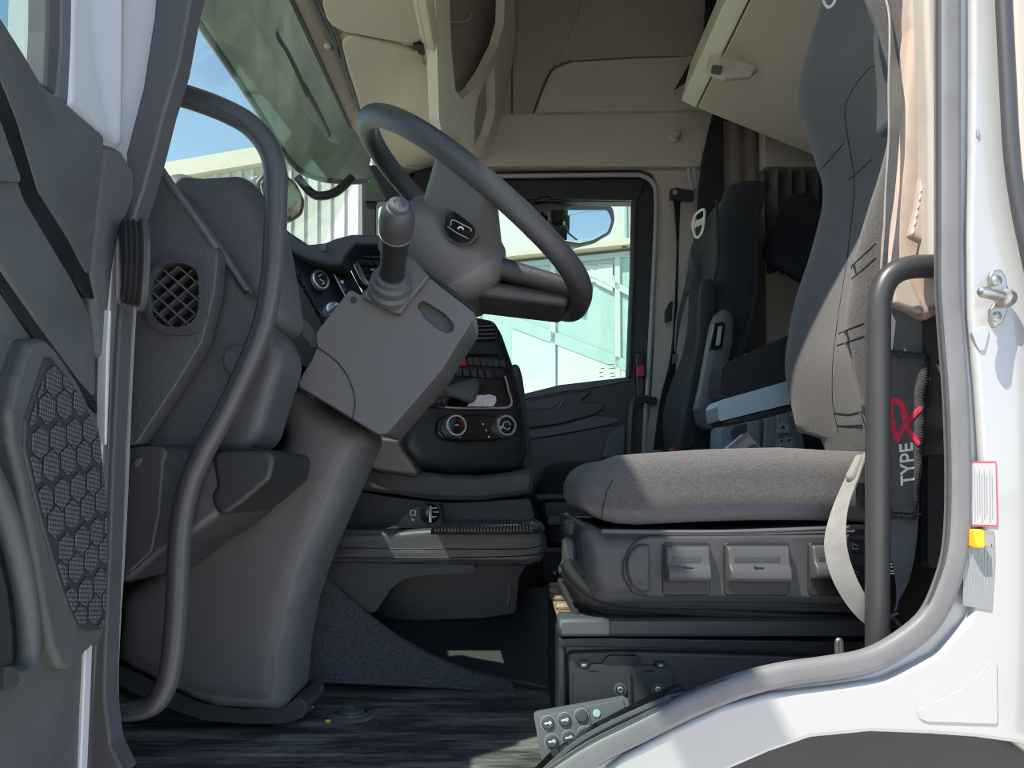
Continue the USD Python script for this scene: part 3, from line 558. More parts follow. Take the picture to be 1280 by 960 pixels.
# instrument side of the dash, beyond the column
ci = FY(1.42); ins = t.add('instrument_panel', slab(Fr(U(400, 350, 1.46), (.55, -.83, .12)), "340,300 380,325 420,330 432,326 470,400 470,480 400,470 352,440 340,380", .04, R=.006), 'plastic_black')
t.add('binnacle_hood', slab(FY(1.40), "318,255 340,272 362,290 385,305 405,303 420,297 440,292 478,293 520,297 520,312 470,306 444,305 432,318 426,332 412,331 385,324 362,312 346,296 338,300 320,280", .07, R=.012, rc=.006), 'plastic')
t.add('hood_lens', slab(FY(1.392), "397,309 408,303 407,313 404,314", .008, R=.002, rc=.001), 'plastic_grey', ins)
fi = Fr(U(400, 350, 1.44), (.55, -.83, .12))
b = t.add('start_button', disc(fi.out(.006), 402, 349, .0155, .012, .003, ry=.019, ang=.45), 'silver', ins, label='silver ringed start button')
t.add('button_face', disc(fi.out(.009), 402, 349, .0115, .01, .002, ry=.0145, ang=.45), 'plastic_black', b)
t.add('button_print', join(line(fi.out(.0096), '399,345 402,343', .0016, .0006, .0001), line(fi.out(.0096), '400,349 405,352', .0016, .0006, .0001), line(fi.out(.0096), '403,355 406,354', .0016, .0006, .0001)), 'print_white', b)
b = t.add('light_switch', slab(fi.out(.006), "417,343 428,344 438,368 432,372", .01, R=.002, rc=.002), 'plastic_gloss', ins)
t.add('switch_edge', line(fi.out(.007), "418,343 425,357 432,370", .0016, .002, .0004), 'print_white', b); t.add('switch_mark', disc(fi.out(.0065), 428, 352, .0035, .003, .001), 'print_white', b)
k2 = t.add('ignition_lock', disc(fi.out(.008), 416, 386, .012, .02, .003, ry=.014), 'silver', ins, label='ignition lock with key')
t.add('key', hull([(U(413, 389, 1.40), .004), (U(422, 381, 1.39), .004), (U(418, 379, 1.40), .003)]), 'steel', k2)
for i in range(6):
    a = .12 + i * .15; x, y = 360 + 46 * a * 1.05, 325 + 86 * a
    t.add('vent_louvre', slab(FY(1.30), f"{x - 3},{y} {x + 3},{y - 3} {x + 9},{y + 9} {x + 4},{y + 12}", .01, R=.002, rc=.001), 'plastic_gloss', ins)
t.add('release_lever', slab(FY(1.20), "376,396 381,397 390,414 398,428 396,436 388,434 384,427 377,421 374,408", .02, R=.005, rc=.003), 'plastic_grey', body)
fsw = Fr(U(450, 330, 1.5), (.5, -.82, .25)); sw = t.add('switch_bank', slab(fsw, "431,306 436,303 477,306 520,310 520,380 458,357 452,350", .02, R=.004, rc=.004), 'plastic_gloss', label='bank of black switches in a silver frame')
t.add('silver_frame', tube([fsw.out(.004).w([fsw.uv(x, y) + (0,)])[0] for x, y in pl("478,306 455,304 438,304 434,307 437,316 446,335 454,351 459,356")], .0055, 8), 'silver', sw)
for r in range(4):
    for c in range(5):
        x, y = 443 + c * 9.5 + r * 4.2, 313.5 + r * 9.5 + c * .8; b = t.add('switch', slab(fsw.out(.004), f"{x},{y} {x + 8.3},{y + .7} {x + 11.8},{y + 8.3} {x + 3.6},{y + 7.6}", .008, R=.001, rc=.0006), 'plastic_black', sw)
        if (r, c) in ((0, 3), (2, 1), (1, 4)): t.add('switch_print', line(fsw.out(.0048), f"{x + 3},{y + 3.4} {x + 7},{y + 4}", .0028, .001, .0003), 'print_white', b)

# ================================================================== STEERING COLUMN AND PEDESTAL
t = Thing('steering_column', 'grey plastic steering column shroud rising from the pedestal', 'steering column')
fc = FY(1.17)
k = t.add('shroud', slab(fc, "438,361 452,370 470,357 507,316 545,345 593,384 591,400 551,464 520,500 484,542 473,543 408,503 372,482 377,470 390,450 397,433 395,416", .15, R=.007, rc=.004, holes=[poly(fc, "520,381 524,374 532,377 556,392 567,405 567,414 558,417 545,410 530,397", rc=.004)]), 'column_grey')
t.add('grip_recess', slab(FY(1.1935), "518,374 528,372 548,384 566,396 572,410 569,421 557,421 542,412 528,400", .004, R=.001, rc=.004), 'plastic_grey', k)
t.add('upper_joint', tube(p3('504,318,1.17 545,350,1.17 595,389,1.17'), .0035, 8), 'plastic_black', k)
t.add('seam', tube(p3("396,434,1.1695 415,447,1.1695 430,463,1.1695 440,483,1.1695 444,503,1.1695 441,523,1.1695"), .0011, 6), 'plastic_black', k)
t.add('screw_hole', disc(FY(1.169), 442, 375, .005, .002, .0005), 'plastic_black', k)
t.add('lower_edge', tube(p3("372,483,1.172 408,504,1.172 473,544,1.172"), .0016, 6, spl=False), 'plastic_black', k)
p = t.add('pedestal', slab(FY(1.25), "330,440 372,484 440,524 462,540 456,556 424,628 392,700 372,760 360,820 354,884 344,898 252,890 190,862 135,832 138,745 205,692 300,640 330,600 345,540", .15, R=.04, rc=.02, lim=.015, grid=.014), 'column_grey')
t.add('foot_skirt', slab(FY(1.31), '100,800 180,850 260,885 320,890 320,902 100,902', .2, R=.004), 'plastic_black', p)
t.add('foot_flange', slab(FY(1.285), "135,826 175,843 215,864 252,879 300,886 355,884 372,872 382,876 384,888 378,898 355,905 300,905 250,900 205,884 165,866 135,848", .12, R=.012, rc=.008), 'plastic', p)
t.add('upper_gap', slab(FY(1.185), "366,478 378,482 394,494 392,500 372,490", .02, R=.003, rc=.002), 'plastic_black', p)
# multifunction stalk, a part of the column
st = t.add('stalk_base', slab(FY(1.155), "449,370 462,356 485,328 505,316 520,325 537,345 516,371 500,392 494,392", .03, R=.004, rc=.001), 'plastic_grey', k)
b0, b1 = U(489, 352, 1.145), U(498, 258, 1.02); ax = (b1 - b0) / np.linalg.norm(b1 - b0); L = np.linalg.norm(b1 - b0)
t.add('boot', lathe(b0 - ax * .012, ax, [(.032, -.012), (.033, -.002), (.028, .002), (.0295, .010), (.0295, .015), (.0245, .018), (.024, .026), (.0205, .028)]), 'plastic_grey', st)
b = t.add('stalk_grip', lathe(b0, ax, [(.0185, 0), (.0190, .004), (.0178, .03), (.0185, L * .45), (.0205, L * .62), (.0205, L * .66)]), 'plastic_black', st, label='black multifunction stalk with rotating end')
t.add('stalk_collar', lathe(b0, ax, [(.0205, L * .655), (.0225, L * .67), (.0238, L * .8), (.0222, L * .92), (.017, L * .985), (.014, L)]), 'plastic', b)
t.add('end_button', lathe(b0, ax, [(.0135, L * .97), (.0135, L * 1.03), (.0115, L * 1.045), (.007, L * 1.05), (.006, L * 1.04)]), 'plastic_grey', b)
t.add('collar_ring', lathe(b0, ax, [(.0205, L * .645), (.0222, L * .65), (.0222, L * .655), (.0205, L * .66)]), 'label_silver', b)
for sx in (-1, 1):
    cc = b0 + ax * L * .74; t.add('collar_flat', hull([(cc + [sx * .012, -.017, 0] + ax * .012, .004), (cc + [sx * .012, -.017, 0] - ax * .014, .0045)]), 'plastic_black', b)

# ================================================================== STEERING WHEEL
t = Thing('steering_wheel', 'black leather steering wheel seen edge-on from the driver door', 'steering wheel')
Cw = U(592, 273, 1.30); tv = np.array([.777, 0, -.629]); yv = np.array([0, 1.0, 0]); nv = np.cross(tv, yv); nv = nv if nv[2] > 0 else -nv
Rw = .2205; a = np.linspace(0, 2 * math.pi, 96, endpoint=False)
def sq(c): return np.sign(c) * np.abs(c) ** .96
def pw(c, e): return np.sign(c) * abs(c) ** e
rim = np.array([Cw + tv * Rw * pw(math.cos(q), 1 - .28 * max(math.cos(q), 0)) + yv * Rw * pw(math.sin(q), 1 - .28 * max(math.cos(q), 0)) for q in a])
rr = .0175 + .003 * np.exp(-((np.minimum(a, 2 * math.pi - a)) / .45) ** 2)
k = t.add('rim', tube(rim, rr, 18, spl=False, closed=True, prof=None), 'wheel_leather', smooth=True)
hub = []
for L_, xa, xb, hy, r in ((.010, -.02, .03, .03, .02), (-.004, -.042, .055, .07, .04), (-.02, -.06, .085, .10, .05), (-.05, -.074, .108, .115, .05), (-.075, -.078, .110, .118, .045), (-.105, -.079, .100, .113, .04), (-.128, -.077, .088, .10, .035), (-.145, -.072, .076, .09, .03), (-.16, -.02, .02, .02, .01)):
    hub.append([Cw + nv * L_ + tv * x + yv * y for x, y in dense(rrect(xa, xb, -hy, hy, r), 5)])
t.add('hub_cover', loft(hub), 'column_grey', smooth=50)
def W(x, y, l): return Cw + tv * x + yv * y + nv * l
for sg in (-1, 1):
    t.add('spoke', hull([(W(x, sg * y, l), r) for x, y, l, r in ((-.03, .07, -.045, .028), (.055, .07, -.04, .03), (-.035, .19, -.010, .013), (.04, .19, -.010, .013), (-.035, .212, -.002, .011), (.04, .212, -.002, .011))], 3), 'column_grey', smooth=60)
t.add('lower_spoke', hull([(W(.075, s_ * .07, -.06), .016) for s_ in (-1, 1)] + [(W(.212, s_ * .085, -.004), .012) for s_ in (-1, 1)], 3), 'wheel_leather', smooth=50)
t.add('lower_bridge', hull([(W(.075, s_ * .06, -.105), .014) for s_ in (-1, 1)] + [(W(.203, s_ * .06, -.028), .011) for s_ in (-1, 1)], 3), 'plastic', smooth=50)
fp = Fr(W(.01, -.128, -.06), (-.25, -1, -.33)); pd = t.add('button_pod', slab(fp.out(.006), "560,256 566,250 580,258 592,268 598,283 597,296 588,306 574,308 560,301 551,287 551,272", .02, R=.004, rc=.008), 'plastic')
b = t.add('phone_button', slab(fp.out(.010), "557,270 566,263 578,270 592,281 594,294 586,303 573,304 561,296 555,284", .012, R=.003, rc=.005), 'plastic_gloss', pd)
t.add('button_outline', tube([fp.out(.0108).w([fp.uv(x, y) + (0,)])[0] for x, y in pl("566,282 567,276 570,275 580,280 591,286 591,289")], .0009, 6), 'print_grey', b)
t.add('phone_mark', tube([fp.out(.0108).w([fp.uv(x, y) + (0,)])[0] for x, y in pl("575,286 577,284 580,284 582,287")], .0011, 6), 'print_white', b)
t.add('rocker_line', tube([fp.out(.0108).w([fp.uv(x, y) + (0,)])[0] for x, y in pl("562,283 574,291 588,298")], .0007, 6), 'print_grey', b)
t.add('hub_slot', line(fp.out(.001), "556,324 563,327", .003, .004, .001), 'plastic_grey')

# ================================================================== CENTRE CONSOLE
t = Thing('centre_console', 'black centre console with heater controls and gear lever', 'console')
ff = Fr(U(590, 500, 1.80), (.42, -.9, .08))
def fo(k): return ff.out(k)
fac = t.add('facia', slab(ff, "480,380 560,385 622,398 632,415 645,452 656,495 663,540 664,568 656,583 640,588 560,591 520,583 503,563 498,540 520,500", .30, R=.03, rc=.02, lim=.014, grid=.012), 'plastic_black', smooth=50)
t.add('side_skin', slab(Fr(U(650, 470, 1.9), (.42, -.9, .08)), "628,398 640,420 655,470 664,535 668,575 660,590 640,560 640,420", .30, R=.02, rc=.01), 'plastic')
av = t.add('air_vent', slab(fo(.008), "575,405 617,403 621,425 590,428 565,425", .012, R=.003, rc=.004), 'plastic_gloss', fac)
for i in range(4): t.add('vent_slat', line(fo(.012), f"{588 - i * 4},{408 + i * 5} {617 + i * .6},{407 + i * 5}", .0035, .006, .001), 'plastic_grey', av)
hz = t.add('hazard_switch', slab(fo(.012), "570,445 581,444 585,457 563,457", .014, R=.002, rc=.002), 'red', fac, label='red hazard light switch')
t.add('hazard_mark', slab(fo(.0126), "570,453 573,447 574,452", .001, R=0, rc=0), 'print_white', hz)
for r, (x0, y0, n) in enumerate(((584, 446, 6), (560, 459, 6))):
    for i in range(n):
        x = x0 + i * (8 if r == 0 else 9.3); y = y0 + i * .7; b = t.add('switch', slab(fo(.010), f"{x},{y} {x + 7.2},{y + .5} {x + 8.8},{y + 10} {x + 1.6},{y + 9.6}", .01, R=.0012, rc=.001), 'plastic', fac)
        if r == 1 and i == 0: t.add('switch_print', disc(fo(.0106), x + 3, y + 5, .002, .001, .0003), 'print_white', b)
t.add('switch_frame', line(fo(.008), "556,444 622,443 634,462 636,472 560,468", .004, .006, .0015), 'plastic_gloss', fac)
tr = t.add('shelf_niche', slab(fo(.006), "526,482 545,478 600,481 628,472 632,490 636,510 526,510", .006, R=.002, rc=.004), 'plastic_gloss', fac)
t.add('silver_edge', tube([fo(.01).w([ff.uv(x, y) + (0,)])[0] for x, y in pl("629,471 633,488 636,508 610,511 570,511 540,508")], .003, 8), 'silver', tr)
g0 = fo(.02).w([ff.uv(540, 500) + (0,)])[0]; gb = t.add('gear_gaiter', hull([(fo(.01).w([ff.uv(x, y) + (0,)])[0], .008) for x, y in pl("526,505 530,482 545,480 552,506")] + [(fo(.04).w([ff.uv(550, 492) + (0,)])[0], .014)]), 'plastic', fac)
for i in range(4): t.add('gaiter_fold', tube([fo(.02 + .006 * i).w([ff.uv(530 + i * 5, 482 + i) + (0,)])[0], fo(.035).w([ff.uv(535 + i * 5, 494) + (0,)])[0], fo(.02 + .004 * i).w([ff.uv(532 + i * 5, 506) + (0,)])[0]], .004, 6), 'plastic_grey', gb)
t.add('gear_knob', hull([(fo(.05).w([ff.uv(x, y) + (0,)])[0], r) for x, y, r in ((552, 494, .012), (566, 496, .014), (577, 490, .018), (581, 486, .014), (577, 501, .014))]), 'plastic_grey', gb, label='black gear knob')
cp = t.add('climate_panel', slab(fo(.014), "547,526 556,519 600,518 632,521 637,530 635,546 620,550 575,552 553,549 546,540", .012, R=.004, rc=.006), 'plastic_gloss', fac)
for x, lab in ((565, 'temperature knob with a chrome edge'), (627, 'blower knob with a chrome edge')):
    kb = t.add('knob', lathe(fo(.014).w([ff.uv(x, 534) + (0,)])[0], ff.n, [(.027, 0), (.026, .012), (.023, .016), (.020, .016), (.018, .013), (0, .013)]), 'silver', cp, label=lab)
    c0 = fo(.0285).w([ff.uv(x, 534) + (0,)])[0]; t.add('knob_face', lathe(c0 - ff.n * .006, ff.n, [(.019, 0), (.019, .005), (.016, .006), (0, .006)]), 'plastic_gloss', kb)
    u, v = ff.uv(x, 534)
    if x < 600:
        fz = fo(.0295)
        for a0, a1, m_ in ((100, 200, 'blue'), (-20, 80, 'red')):
            q = np.radians(np.linspace(a0, a1, 12)); t.add('scale_arc', tube(fz.w(np.c_[u + .013 * np.cos(q), v + .013 * np.sin(q), q * 0]), .0013, 6, spl=False), m_, kb)
        t.add('pointer', tube(fz.w([[u - .006, v, 0], [u + .004, v + .001, 0]]), .001, 6, spl=False), 'print_white', kb)
    else:
        q = np.radians(np.linspace(0, 330, 20)); t.add('ring_print', tube(fo(.0295).w(np.c_[u + .009 * np.cos(q), v + .009 * np.sin(q), q * 0]), .0009, 6, spl=False), 'print_white', kb)
        t.add('fan_print', disc(fo(.0296), x, 534, .004, .001, .0003, hole=.5), 'print_white', kb)
for x, y in ((604, 530), (608, 538), (611, 546), (575, 546)): t.add('panel_print', disc(fo(.0146), x, y, .0022, .001, .0003), 'print_white', cp)
# lower levels of the console
le = t.add('ledge', slab(FY(1.70), "430,560 466,575 515,588 560,593 600,594 667,587 668,600 664,618 600,626 540,625 500,619 440,612 420,606", .85, R=.012, rc=.006), 'plastic')
t.add('under_ledge', slab(FY(1.74), "415,608 500,622 560,628 662,622 668,640 668,668 408,668", .8, R=.01), 'plastic', le)
t.add('side_wall', slab(FY(1.68), "440,520 470,545 500,548 505,566 522,586 560,594 540,600 470,590 430,575", .4, R=.01, rc=.01), 'plastic', le)
kn = t.add('socket_plate', slab(FY(1.60), "492,660 507,642 520,634 550,630 552,655 545,661", .08, R=.006, rc=.006), 'plastic_black', le)
t.add('mirror_knob', lathe(U(537, 642, 1.585), (.3, -1, 0), [(.020, 0), (.019, .01), (.013, .014), (.012, .022), (0, .023)]), 'plastic_gloss', kn)
t.add('knob_bar', tube(p3("538,632,1.558 538,653,1.558"), .003, 6, spl=False), 'print_grey', kn); t.add('lid_print', line(FY(1.597), "513,638 519,638 519,644 513,644 513,638", .0016, .001, .0003), 'print_white', kn)
t.add('arrow_print', slab(FY(1.597), "514,648 519,650 515,651", .001, R=0, rc=0), 'print_white', kn)
t.add('knob_print', join(*[line(FY(1.557), f"{a},{y} {b},{y}", .003, .001, .0003) for a, b, y in ((540, 546, 635), (543, 548, 640), (540, 545, 646))]), 'print_grey', kn)
fo2 = FY(1.56)
ty = t.add('tray', slab(fo2, "400,690 412,663 500,663 545,660 640,656 666,654 678,660 684,672 684,690 676,702 660,708 400,704", .75, R=.014, rc=.012), 'tray_plastic')
t.add('tray_groove', tube(p3("404,684.5,1.5605 540,686,1.5605 650,686,1.5605 680,681,1.5605"), .0012, 6), 'plastic_black', ty); t.add('tray_seam', tube(p3("400,697,1.5605 540,697,1.5605 650,695,1.5605 682,690,1.5605"), .0012, 6), 'plastic_black', ty)
fz = FZ(U(600, 657, 1.60)[2] + .002)
ma = t.add('tray_mat', slab(fz, "538,661 556,650 572,647 640,648 662,651 673,657 672,661 600,662", .01, R=.002, rc=.01), 'rubber', ty)
for i in range(30):
    x = 544 + i * 4.1; t.add('mat_rib', line(fz.out(.004), f"{x},660.5 {x * .86 + 90.5},649.5", .0042, .006, .0015), 'plastic_grey', ma)
t.add('tray_rim', tube(p3("545,652,1.75 580,647,1.85 640,648,1.85 668,653,1.72 677,661,1.6"), .007, 8), 'plastic_grey', ty)
ba = t.add('tray_bracket', slab(FY(1.585), "388,698 420,703 655,703 676,702 660,712 600,716 530,719 505,724 490,735 478,752 470,765 462,767 430,744 400,716", .10, R=.01, rc=.01), 'plastic', ty)
t.add('recess_wall', slab(FY(1.75), "440,690 670,690 650,722 646,768 600,774 520,777 440,770", .6, R=.01), 'plastic_black', ba)
t.add('drain_cord', tube(p3("637,730,1.74 636,745,1.73 634,757,1.72"), .002, 6), 'print_grey', ba)
# papers on the console
t = Thing('folded_paper', 'white folded paper lying in the console niche', 'paper')
k = t.add('sheet', slab(fo(.03), "584,508 590,498 597,494 603,493.5 603,508", .004, R=.001, rc=.001), 'paper'); t.add('flap', slab(fo(.034), "603,508 603,494 612,492.5 620,495 621,501 617,508", .006, R=.002, rc=.003), 'paper', k)

# engine tunnel and footwell
single('tunnel_side', slab(Fr(U(480, 850, 1.52), (0, -.96, .28)), "360,851 372,790 392,712 402,714 425,735 455,762 500,795 545,820 590,838 640,850 692,862 692,872 560,860", .04, R=.012, rc=.01), 'tunnel_carpet', 'speckled black carpet of the engine tunnel side', 'floor covering')
single('tunnel_floor', slab(Fr(U(600, 850, 1.55), (0, -.34, .94), (0, 1, 0)), "425,728 470,768 500,794 545,820 590,838 640,850 695,860 700,732 640,735 520,735", .02, R=.006), 'plastic', 'smooth black raised floor between tunnel and seat', 'floor covering')
t = Thing('floor_plug', 'round black rubber plug on the floor mat by the pedestal', 'plug')
c0 = U(438, 893, 1.36); c0[2] = .0
k = t.add('base', lathe(c0, (0, 0, 1), [(.040, 0), (.040, .005), (.034, .008), (.028, .004), (.024, .004), (.022, .012), (.012, .014), (.006, .009), (0, .009)]), 'plastic_grey')
t.add('ring', tube([c0 + [.032 * math.cos(q), .032 * math.sin(q), .008] for q in np.linspace(0, 2 * math.pi, 24, endpoint=False)], .003, 8, spl=False, closed=True), 'plastic_grey', k)
cr = []
for x, y, r in ((480, 848, .006), (476, 849, .005), (512, 850, .004), (388, 880, .005), (408, 897, .006), (412, 893, .005), (455, 846, .002), (405, 846, .002), (530, 845, .002), (540, 880, .0015), (470, 900, .0012)):
    Y = (CZ - .003) * F / (y - HY); c = U(x, y, Y); c[2] = .003; cr.append(hull([(c, r * .5), (c + [r * .8, .001, 0], r * .4)], 1))
single('floor_crumbs', join(*cr), 'crumb', 'scattered yellow crumbs along the floor mat edge', 'crumbs', kind='stuff')

# ================================================================== SEATS
def seat_back(levels, y0, y1, depth, hollow=.03, near=0.0):
    """levels: (z, front x); each is a rounded rectangle in plan with forward side wings."""
    lv = crom(np.array(levels), 5, False); rings = []
    for i, (z, x) in enumerate(lv):
        tt = i / (len(lv) - 1); sh = 1.0 if .06 < tt < .93 else .82; m = (y0 + y1) / 2; r2 = rrect(x, x + depth, m + (y0 - m) * sh, m + (y1 - m) * sh, .055, 8); r2 = dense(r2, 8); ring = []
        for px, py in r2:
            wing = (hollow + (near if py < m else 0)) * (abs(py - m) / (y1 - m)) ** 2.2 * (1 if px < x + .06 else 0); ring.append((px - wing + (hollow * .8 if px < x + .06 else .02), py, z))
        rings.append(ring)
    top = np.array(rings[-1]); c = top.mean(0); rings.append(c + (top - c) * .85 + [0, 0, .012]); rings.append(c + (top - c) * .5 + [0, 0, .02])
    bot = np.array(rings[0]); c = bot.mean(0); rings.insert(0, c + (bot - c) * .7 - [0, 0, .015]); return loft(rings)
def seat_pad(x0, x1, y0, y1, zb, zt, nose=.05):
    rings = []
    for d, sx in ((0, 0.25), (.004, .45), (.012, .66), (.025, .83), (.045, .95), (.075, 1.0)):
        h = (zt - zb) / 2; m = (zt + zb) / 2 - .008 * (1 - sx); rings.append([(x0 + d, a, b) for a, b in dense(rrect(y0 + .03 * (1 - sx), y1 - .03 * (1 - sx), m - h * sx, m + h * sx, min(.035, h * sx * .9)), 8)])
    for q in np.linspace(.12, 1, 9):
        rings.append([(x0 + .075 + (x1 - x0 - .075) * q, a, b + .006 * math.sin(q * 3)) for a, b in dense(rrect(y0, y1, zb, zt, .035), 8)])
    R = np.array(rings)
    m = (y0 + y1) / 2; top = R[..., 2] > (zb + zt) / 2; R[..., 2] -= np.where(top, .018 * np.clip(1 - ((R[..., 1] - m) / (y1 - m)) ** 2 * 1.3, 0, 1), 0); return loft(R)
# driver seat
t = Thing('driver_seat', 'dark grey fabric driver seat with black switch panel, nearest the camera', 'seat')
pad = noisy(seat_pad(.098, .52, 1.075, 1.54, .334, .434), .003, 11, 3)
k = t.add('cushion', pad, 'seat_fabric', smooth=60)
t.add('front_seam', tube(onto(pad, "766,600 758,616 754,634 751,654", .0003), .0009, 6), 'seat_fabric_dark', k)
bol = noisy(seat_back([(.44, .524), (.50, .504), (.59, .486), (.66, .492), (.7237, .506), (.827, .539), (.9225, .561), (1.0, .546), (1.093, .519), (1.17, .529), (1.249, .552), (1.34, .582), (1.38, .61)], 1.075, 1.475, .16, .07, .05), .002, 12, 4)
bk = t.add('backrest', bol, 'seat_fabric', smooth=60)
t.add('bolster_seam', tube(onto(bol, crom(np.array(pl("1094,82 1086,86 1070,105 1059,125 1056,142 1060,175 1067,215 1067,250 1064,278 1058,330 1047,400 1041,455 1041,505 1048,540")), 3, False), .0002), .0008, 6, spl=False), 'seat_fabric_dark', bk)
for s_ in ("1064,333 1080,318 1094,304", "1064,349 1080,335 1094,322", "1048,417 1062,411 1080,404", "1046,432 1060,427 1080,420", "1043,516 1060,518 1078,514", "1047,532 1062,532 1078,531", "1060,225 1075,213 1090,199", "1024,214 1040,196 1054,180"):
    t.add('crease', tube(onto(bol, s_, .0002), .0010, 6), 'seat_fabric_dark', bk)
t.add('back_shell', slab(FY(1.12), "1112,-60 1150,-60 1146,0 1142,60 1136,110 1130,180 1126,300 1114,320 1116,90 1112,40", .05, R=.015, rc=.01), 'plastic_grey', bk)
t.add('belt_slot', slab(FY(1.117), "1108,-30 1130,-30 1129,28 1126,38 1118,38 1110,20", .01, R=.003, rc=.004), 'plastic_black', bk)
pts = onto(bol, crom(np.array([(1036, -82), (1027, -76), (1024, -50), (1025, -25), (1027, -8), (1031, 4), (1036, 9), (1042, 4), (1046, -8), (1049, -30), (1049, -55), (1046, -76), (1036, -82)]), 3, False), .002)
t.add('emblem_outline', tube(pts, .0028, 6), 'white_thread', bk)
bs = t.add('base', slab(FY(1.07), "724,654 740,656 752,663 900,664 1100,656 1100,762 1060,758 900,757 760,757 745,752 736,735 728,700", .46, R=.022, rc=.012, lim=.011, grid=.012), 'plastic')
t.add('base_lip', tube([U(752, 664, 1.072), U(900, 665, 1.070), U(1085, 659, 1.070)], .003, 8), 'plastic_grey', bs)
sp = t.add('switch_surround', slab(FY(1.066), "812,670 1088,668 1088,750 905,748 812,747 790,742 778,722 777,705 786,684 798,674", .02, R=.005, rc=.008), 'plastic', bs)
def rocker(s0, s1, mark):
    a = t.add('pocket', slab(FY(1.064), s0, .012, R=.002, rc=.006), 'plastic_black', bs); x0, y0, x1, y1 = s1
    r_ = t.add('rocker', xr(x0, y0, x1, y1), 'switch_grey', bs); fr = FY(1.0475)
    t.add('finger_pad', slab(fr, f"{x0 + 11},{y0 + 14} {x1 - 11},{y0 + 14} {x1 - 11},{y0 + 21} {x0 + 11},{y0 + 21}", .003, R=.0008, rc=.001), 'plastic', r_)
    cx = (x0 + x1) / 2; t.add('mark', join(line(FY(1.041), f"{cx - 3},{y0 + 28} {cx + 8},{y0 + 28}", .0015, .002, .0003), slab(FY(1.041), f"{cx - 3},{y0 + 25} {cx + 2},{y0 + 28} {cx - 3},{y0 + 31}", .002, R=0, rc=0)), 'plastic_black', r_)
def xr(x0, y0, x1, y1):
    """A paddle switch: flat top half and a lip that swells out towards the bottom."""
    a, b = U(x0, y0, 1.06), U(x1, y1, 1.06); h_ = a[2] - b[2]; prof = [(1.062, a[2]), (1.054, a[2] - .001), (1.0505, a[2] - .004), (1.0492, a[2] - h_ * .25), (1.0478, a[2] - h_ * .5), (1.0445, a[2] - h_ * .56), (1.041, a[2] - h_ * .63), (1.0395, a[2] - h_ * .72), (1.0388, a[2] - h_ * .84), (1.0398, a[2] - h_ * .92), (1.043, a[2] - h_ * .98), (1.048, b[2]), (1.062, b[2])]
    R = []
    for x, sc in ((a[0], .3), (a[0] + .0006, .75), (a[0] + .002, .94), (a[0] + .004, 1), (b[0] - .004, 1), (b[0] - .002, .94), (b[0] - .0006, .75), (b[0], .3)): R.append([(x, 1.062 + (y - 1.062) * sc, z) for y, z in prof])
    return loft(R)
rocker("828,678 888,678 888,745 828,745", (830, 682, 887, 726), 0); rocker("905,678 987,678 987,745 905,745", (907, 682, 986, 727), 1); rocker("1010,678 1062,678 1062,745 1010,745", (1012, 681, 1062, 722), 2)
tb = t.add('pump_lever', slab(FY(1.058), "813,680 813,741 800,741 789,732 783,715 783,702 788,689 798,681", .02, R=.005, rc=.004), 'plastic', bs)
t.add('lever_mark', join(line(FY(1.0575), "794,730 806,730", .0012, .001, .0003), slab(FY(1.0575), "797,727 803,727 800,724.5", .001, R=0, rc=0), slab(FY(1.0575), "797,733 803,733 800,736", .001, R=0, rc=0)), 'plastic_black', tb)
for y in (675, 708, 726):
    q = t.add('side_switch', slab(FY(1.06), f"1062,{y} 1084,{y} 1084,{y + 17 if y < 700 else y + 13} 1062,{y + 17 if y < 700 else y + 13}", .01, R=.002, rc=.002), 'plastic_black', bs); t.add('switch_print', join(line(FY(1.0595), f"1066,{y + 4} 1066,{y + 11} 1073,{y + 11}", .0012, .001, .0002), line(FY(1.0595), f"1068,{y + 5} 1073,{y + 8}", .0012, .001, .0002)), 'print_grey', q)
t.add('position_print', join(disc(FY(1.068), 1115, 707, .003, .001, .0002, hole=.6), line(FY(1.068), "1112,714 1118,714", .001, .001, .0002), line(FY(1.068), "1112,717 1118,717", .001, .001, .0002)), 'print_grey', bs)
for i, (s, r) in enumerate((("706,702 720,722 745,742 790,751 900,754 1085,757", .010), ("706,712 722,736 750,753 820,759 930,766 1090,776", .009), ("708,722 730,748 770,762 860,768 960,776 1088,778", .009), ("716,738 740,758 800,769 900,776 1085,790", .009))):
    t.add('bellows_fold', tube([U(x, y, 1.10 + .02 * i) for x, y in pl(s)], r, 10), 'rubber', bs)
t.add('bellows_core', box(.09, .5, 1.14, 1.5, .20, .30, .02), 'rubber', bs)
lv = t.add('front_handle', hull([(U(712, 704, 1.20), .012), (U(708, 712, 1.18), .012), (U(742, 742, 1.12), .009), (U(720, 722, 1.40), .012)]), 'plastic_grey', bs)
a = t.add('height_knob', box(*np.ravel(np.c_[U(703, 690, 1.2)[[0]], U(719, 690, 1.2)[[0]]]), 1.16, 1.22, U(0, 671, 1.2)[2] - .045, U(0, 671, 1.2)[2], .006), 'plastic_grey', bs)
t.add('tilt_knob', lathe(U(718, 683, 1.19), (-1, 0, 0), [(.013, -.01), (.013, .012), (.011, .016), (0, .016)]), 'plastic', bs); t.add('upper_knob', box(U(703, 0, 1.25)[0], U(720, 0, 1.25)[0], 1.2, 1.27, U(0, 668, 1.25)[2], U(0, 650, 1.25)[2], .005), 'plastic_grey', bs)
t.add('rail', box(U(697, 0, 1.10)[0], U(1100, 0, 1.10)[0], 1.10, 1.16, U(0, 796, 1.10)[2], U(0, 773, 1.10)[2], .004), 'steel_dark', bs)
t.add('rail_sleeve', box(U(697, 0, 1.10)[0] - .001, U(760, 0, 1.09)[0], 1.09, 1.15, U(0, 796, 1.09)[2], U(0, 774, 1.09)[2], .004), 'plastic_grey', bs)
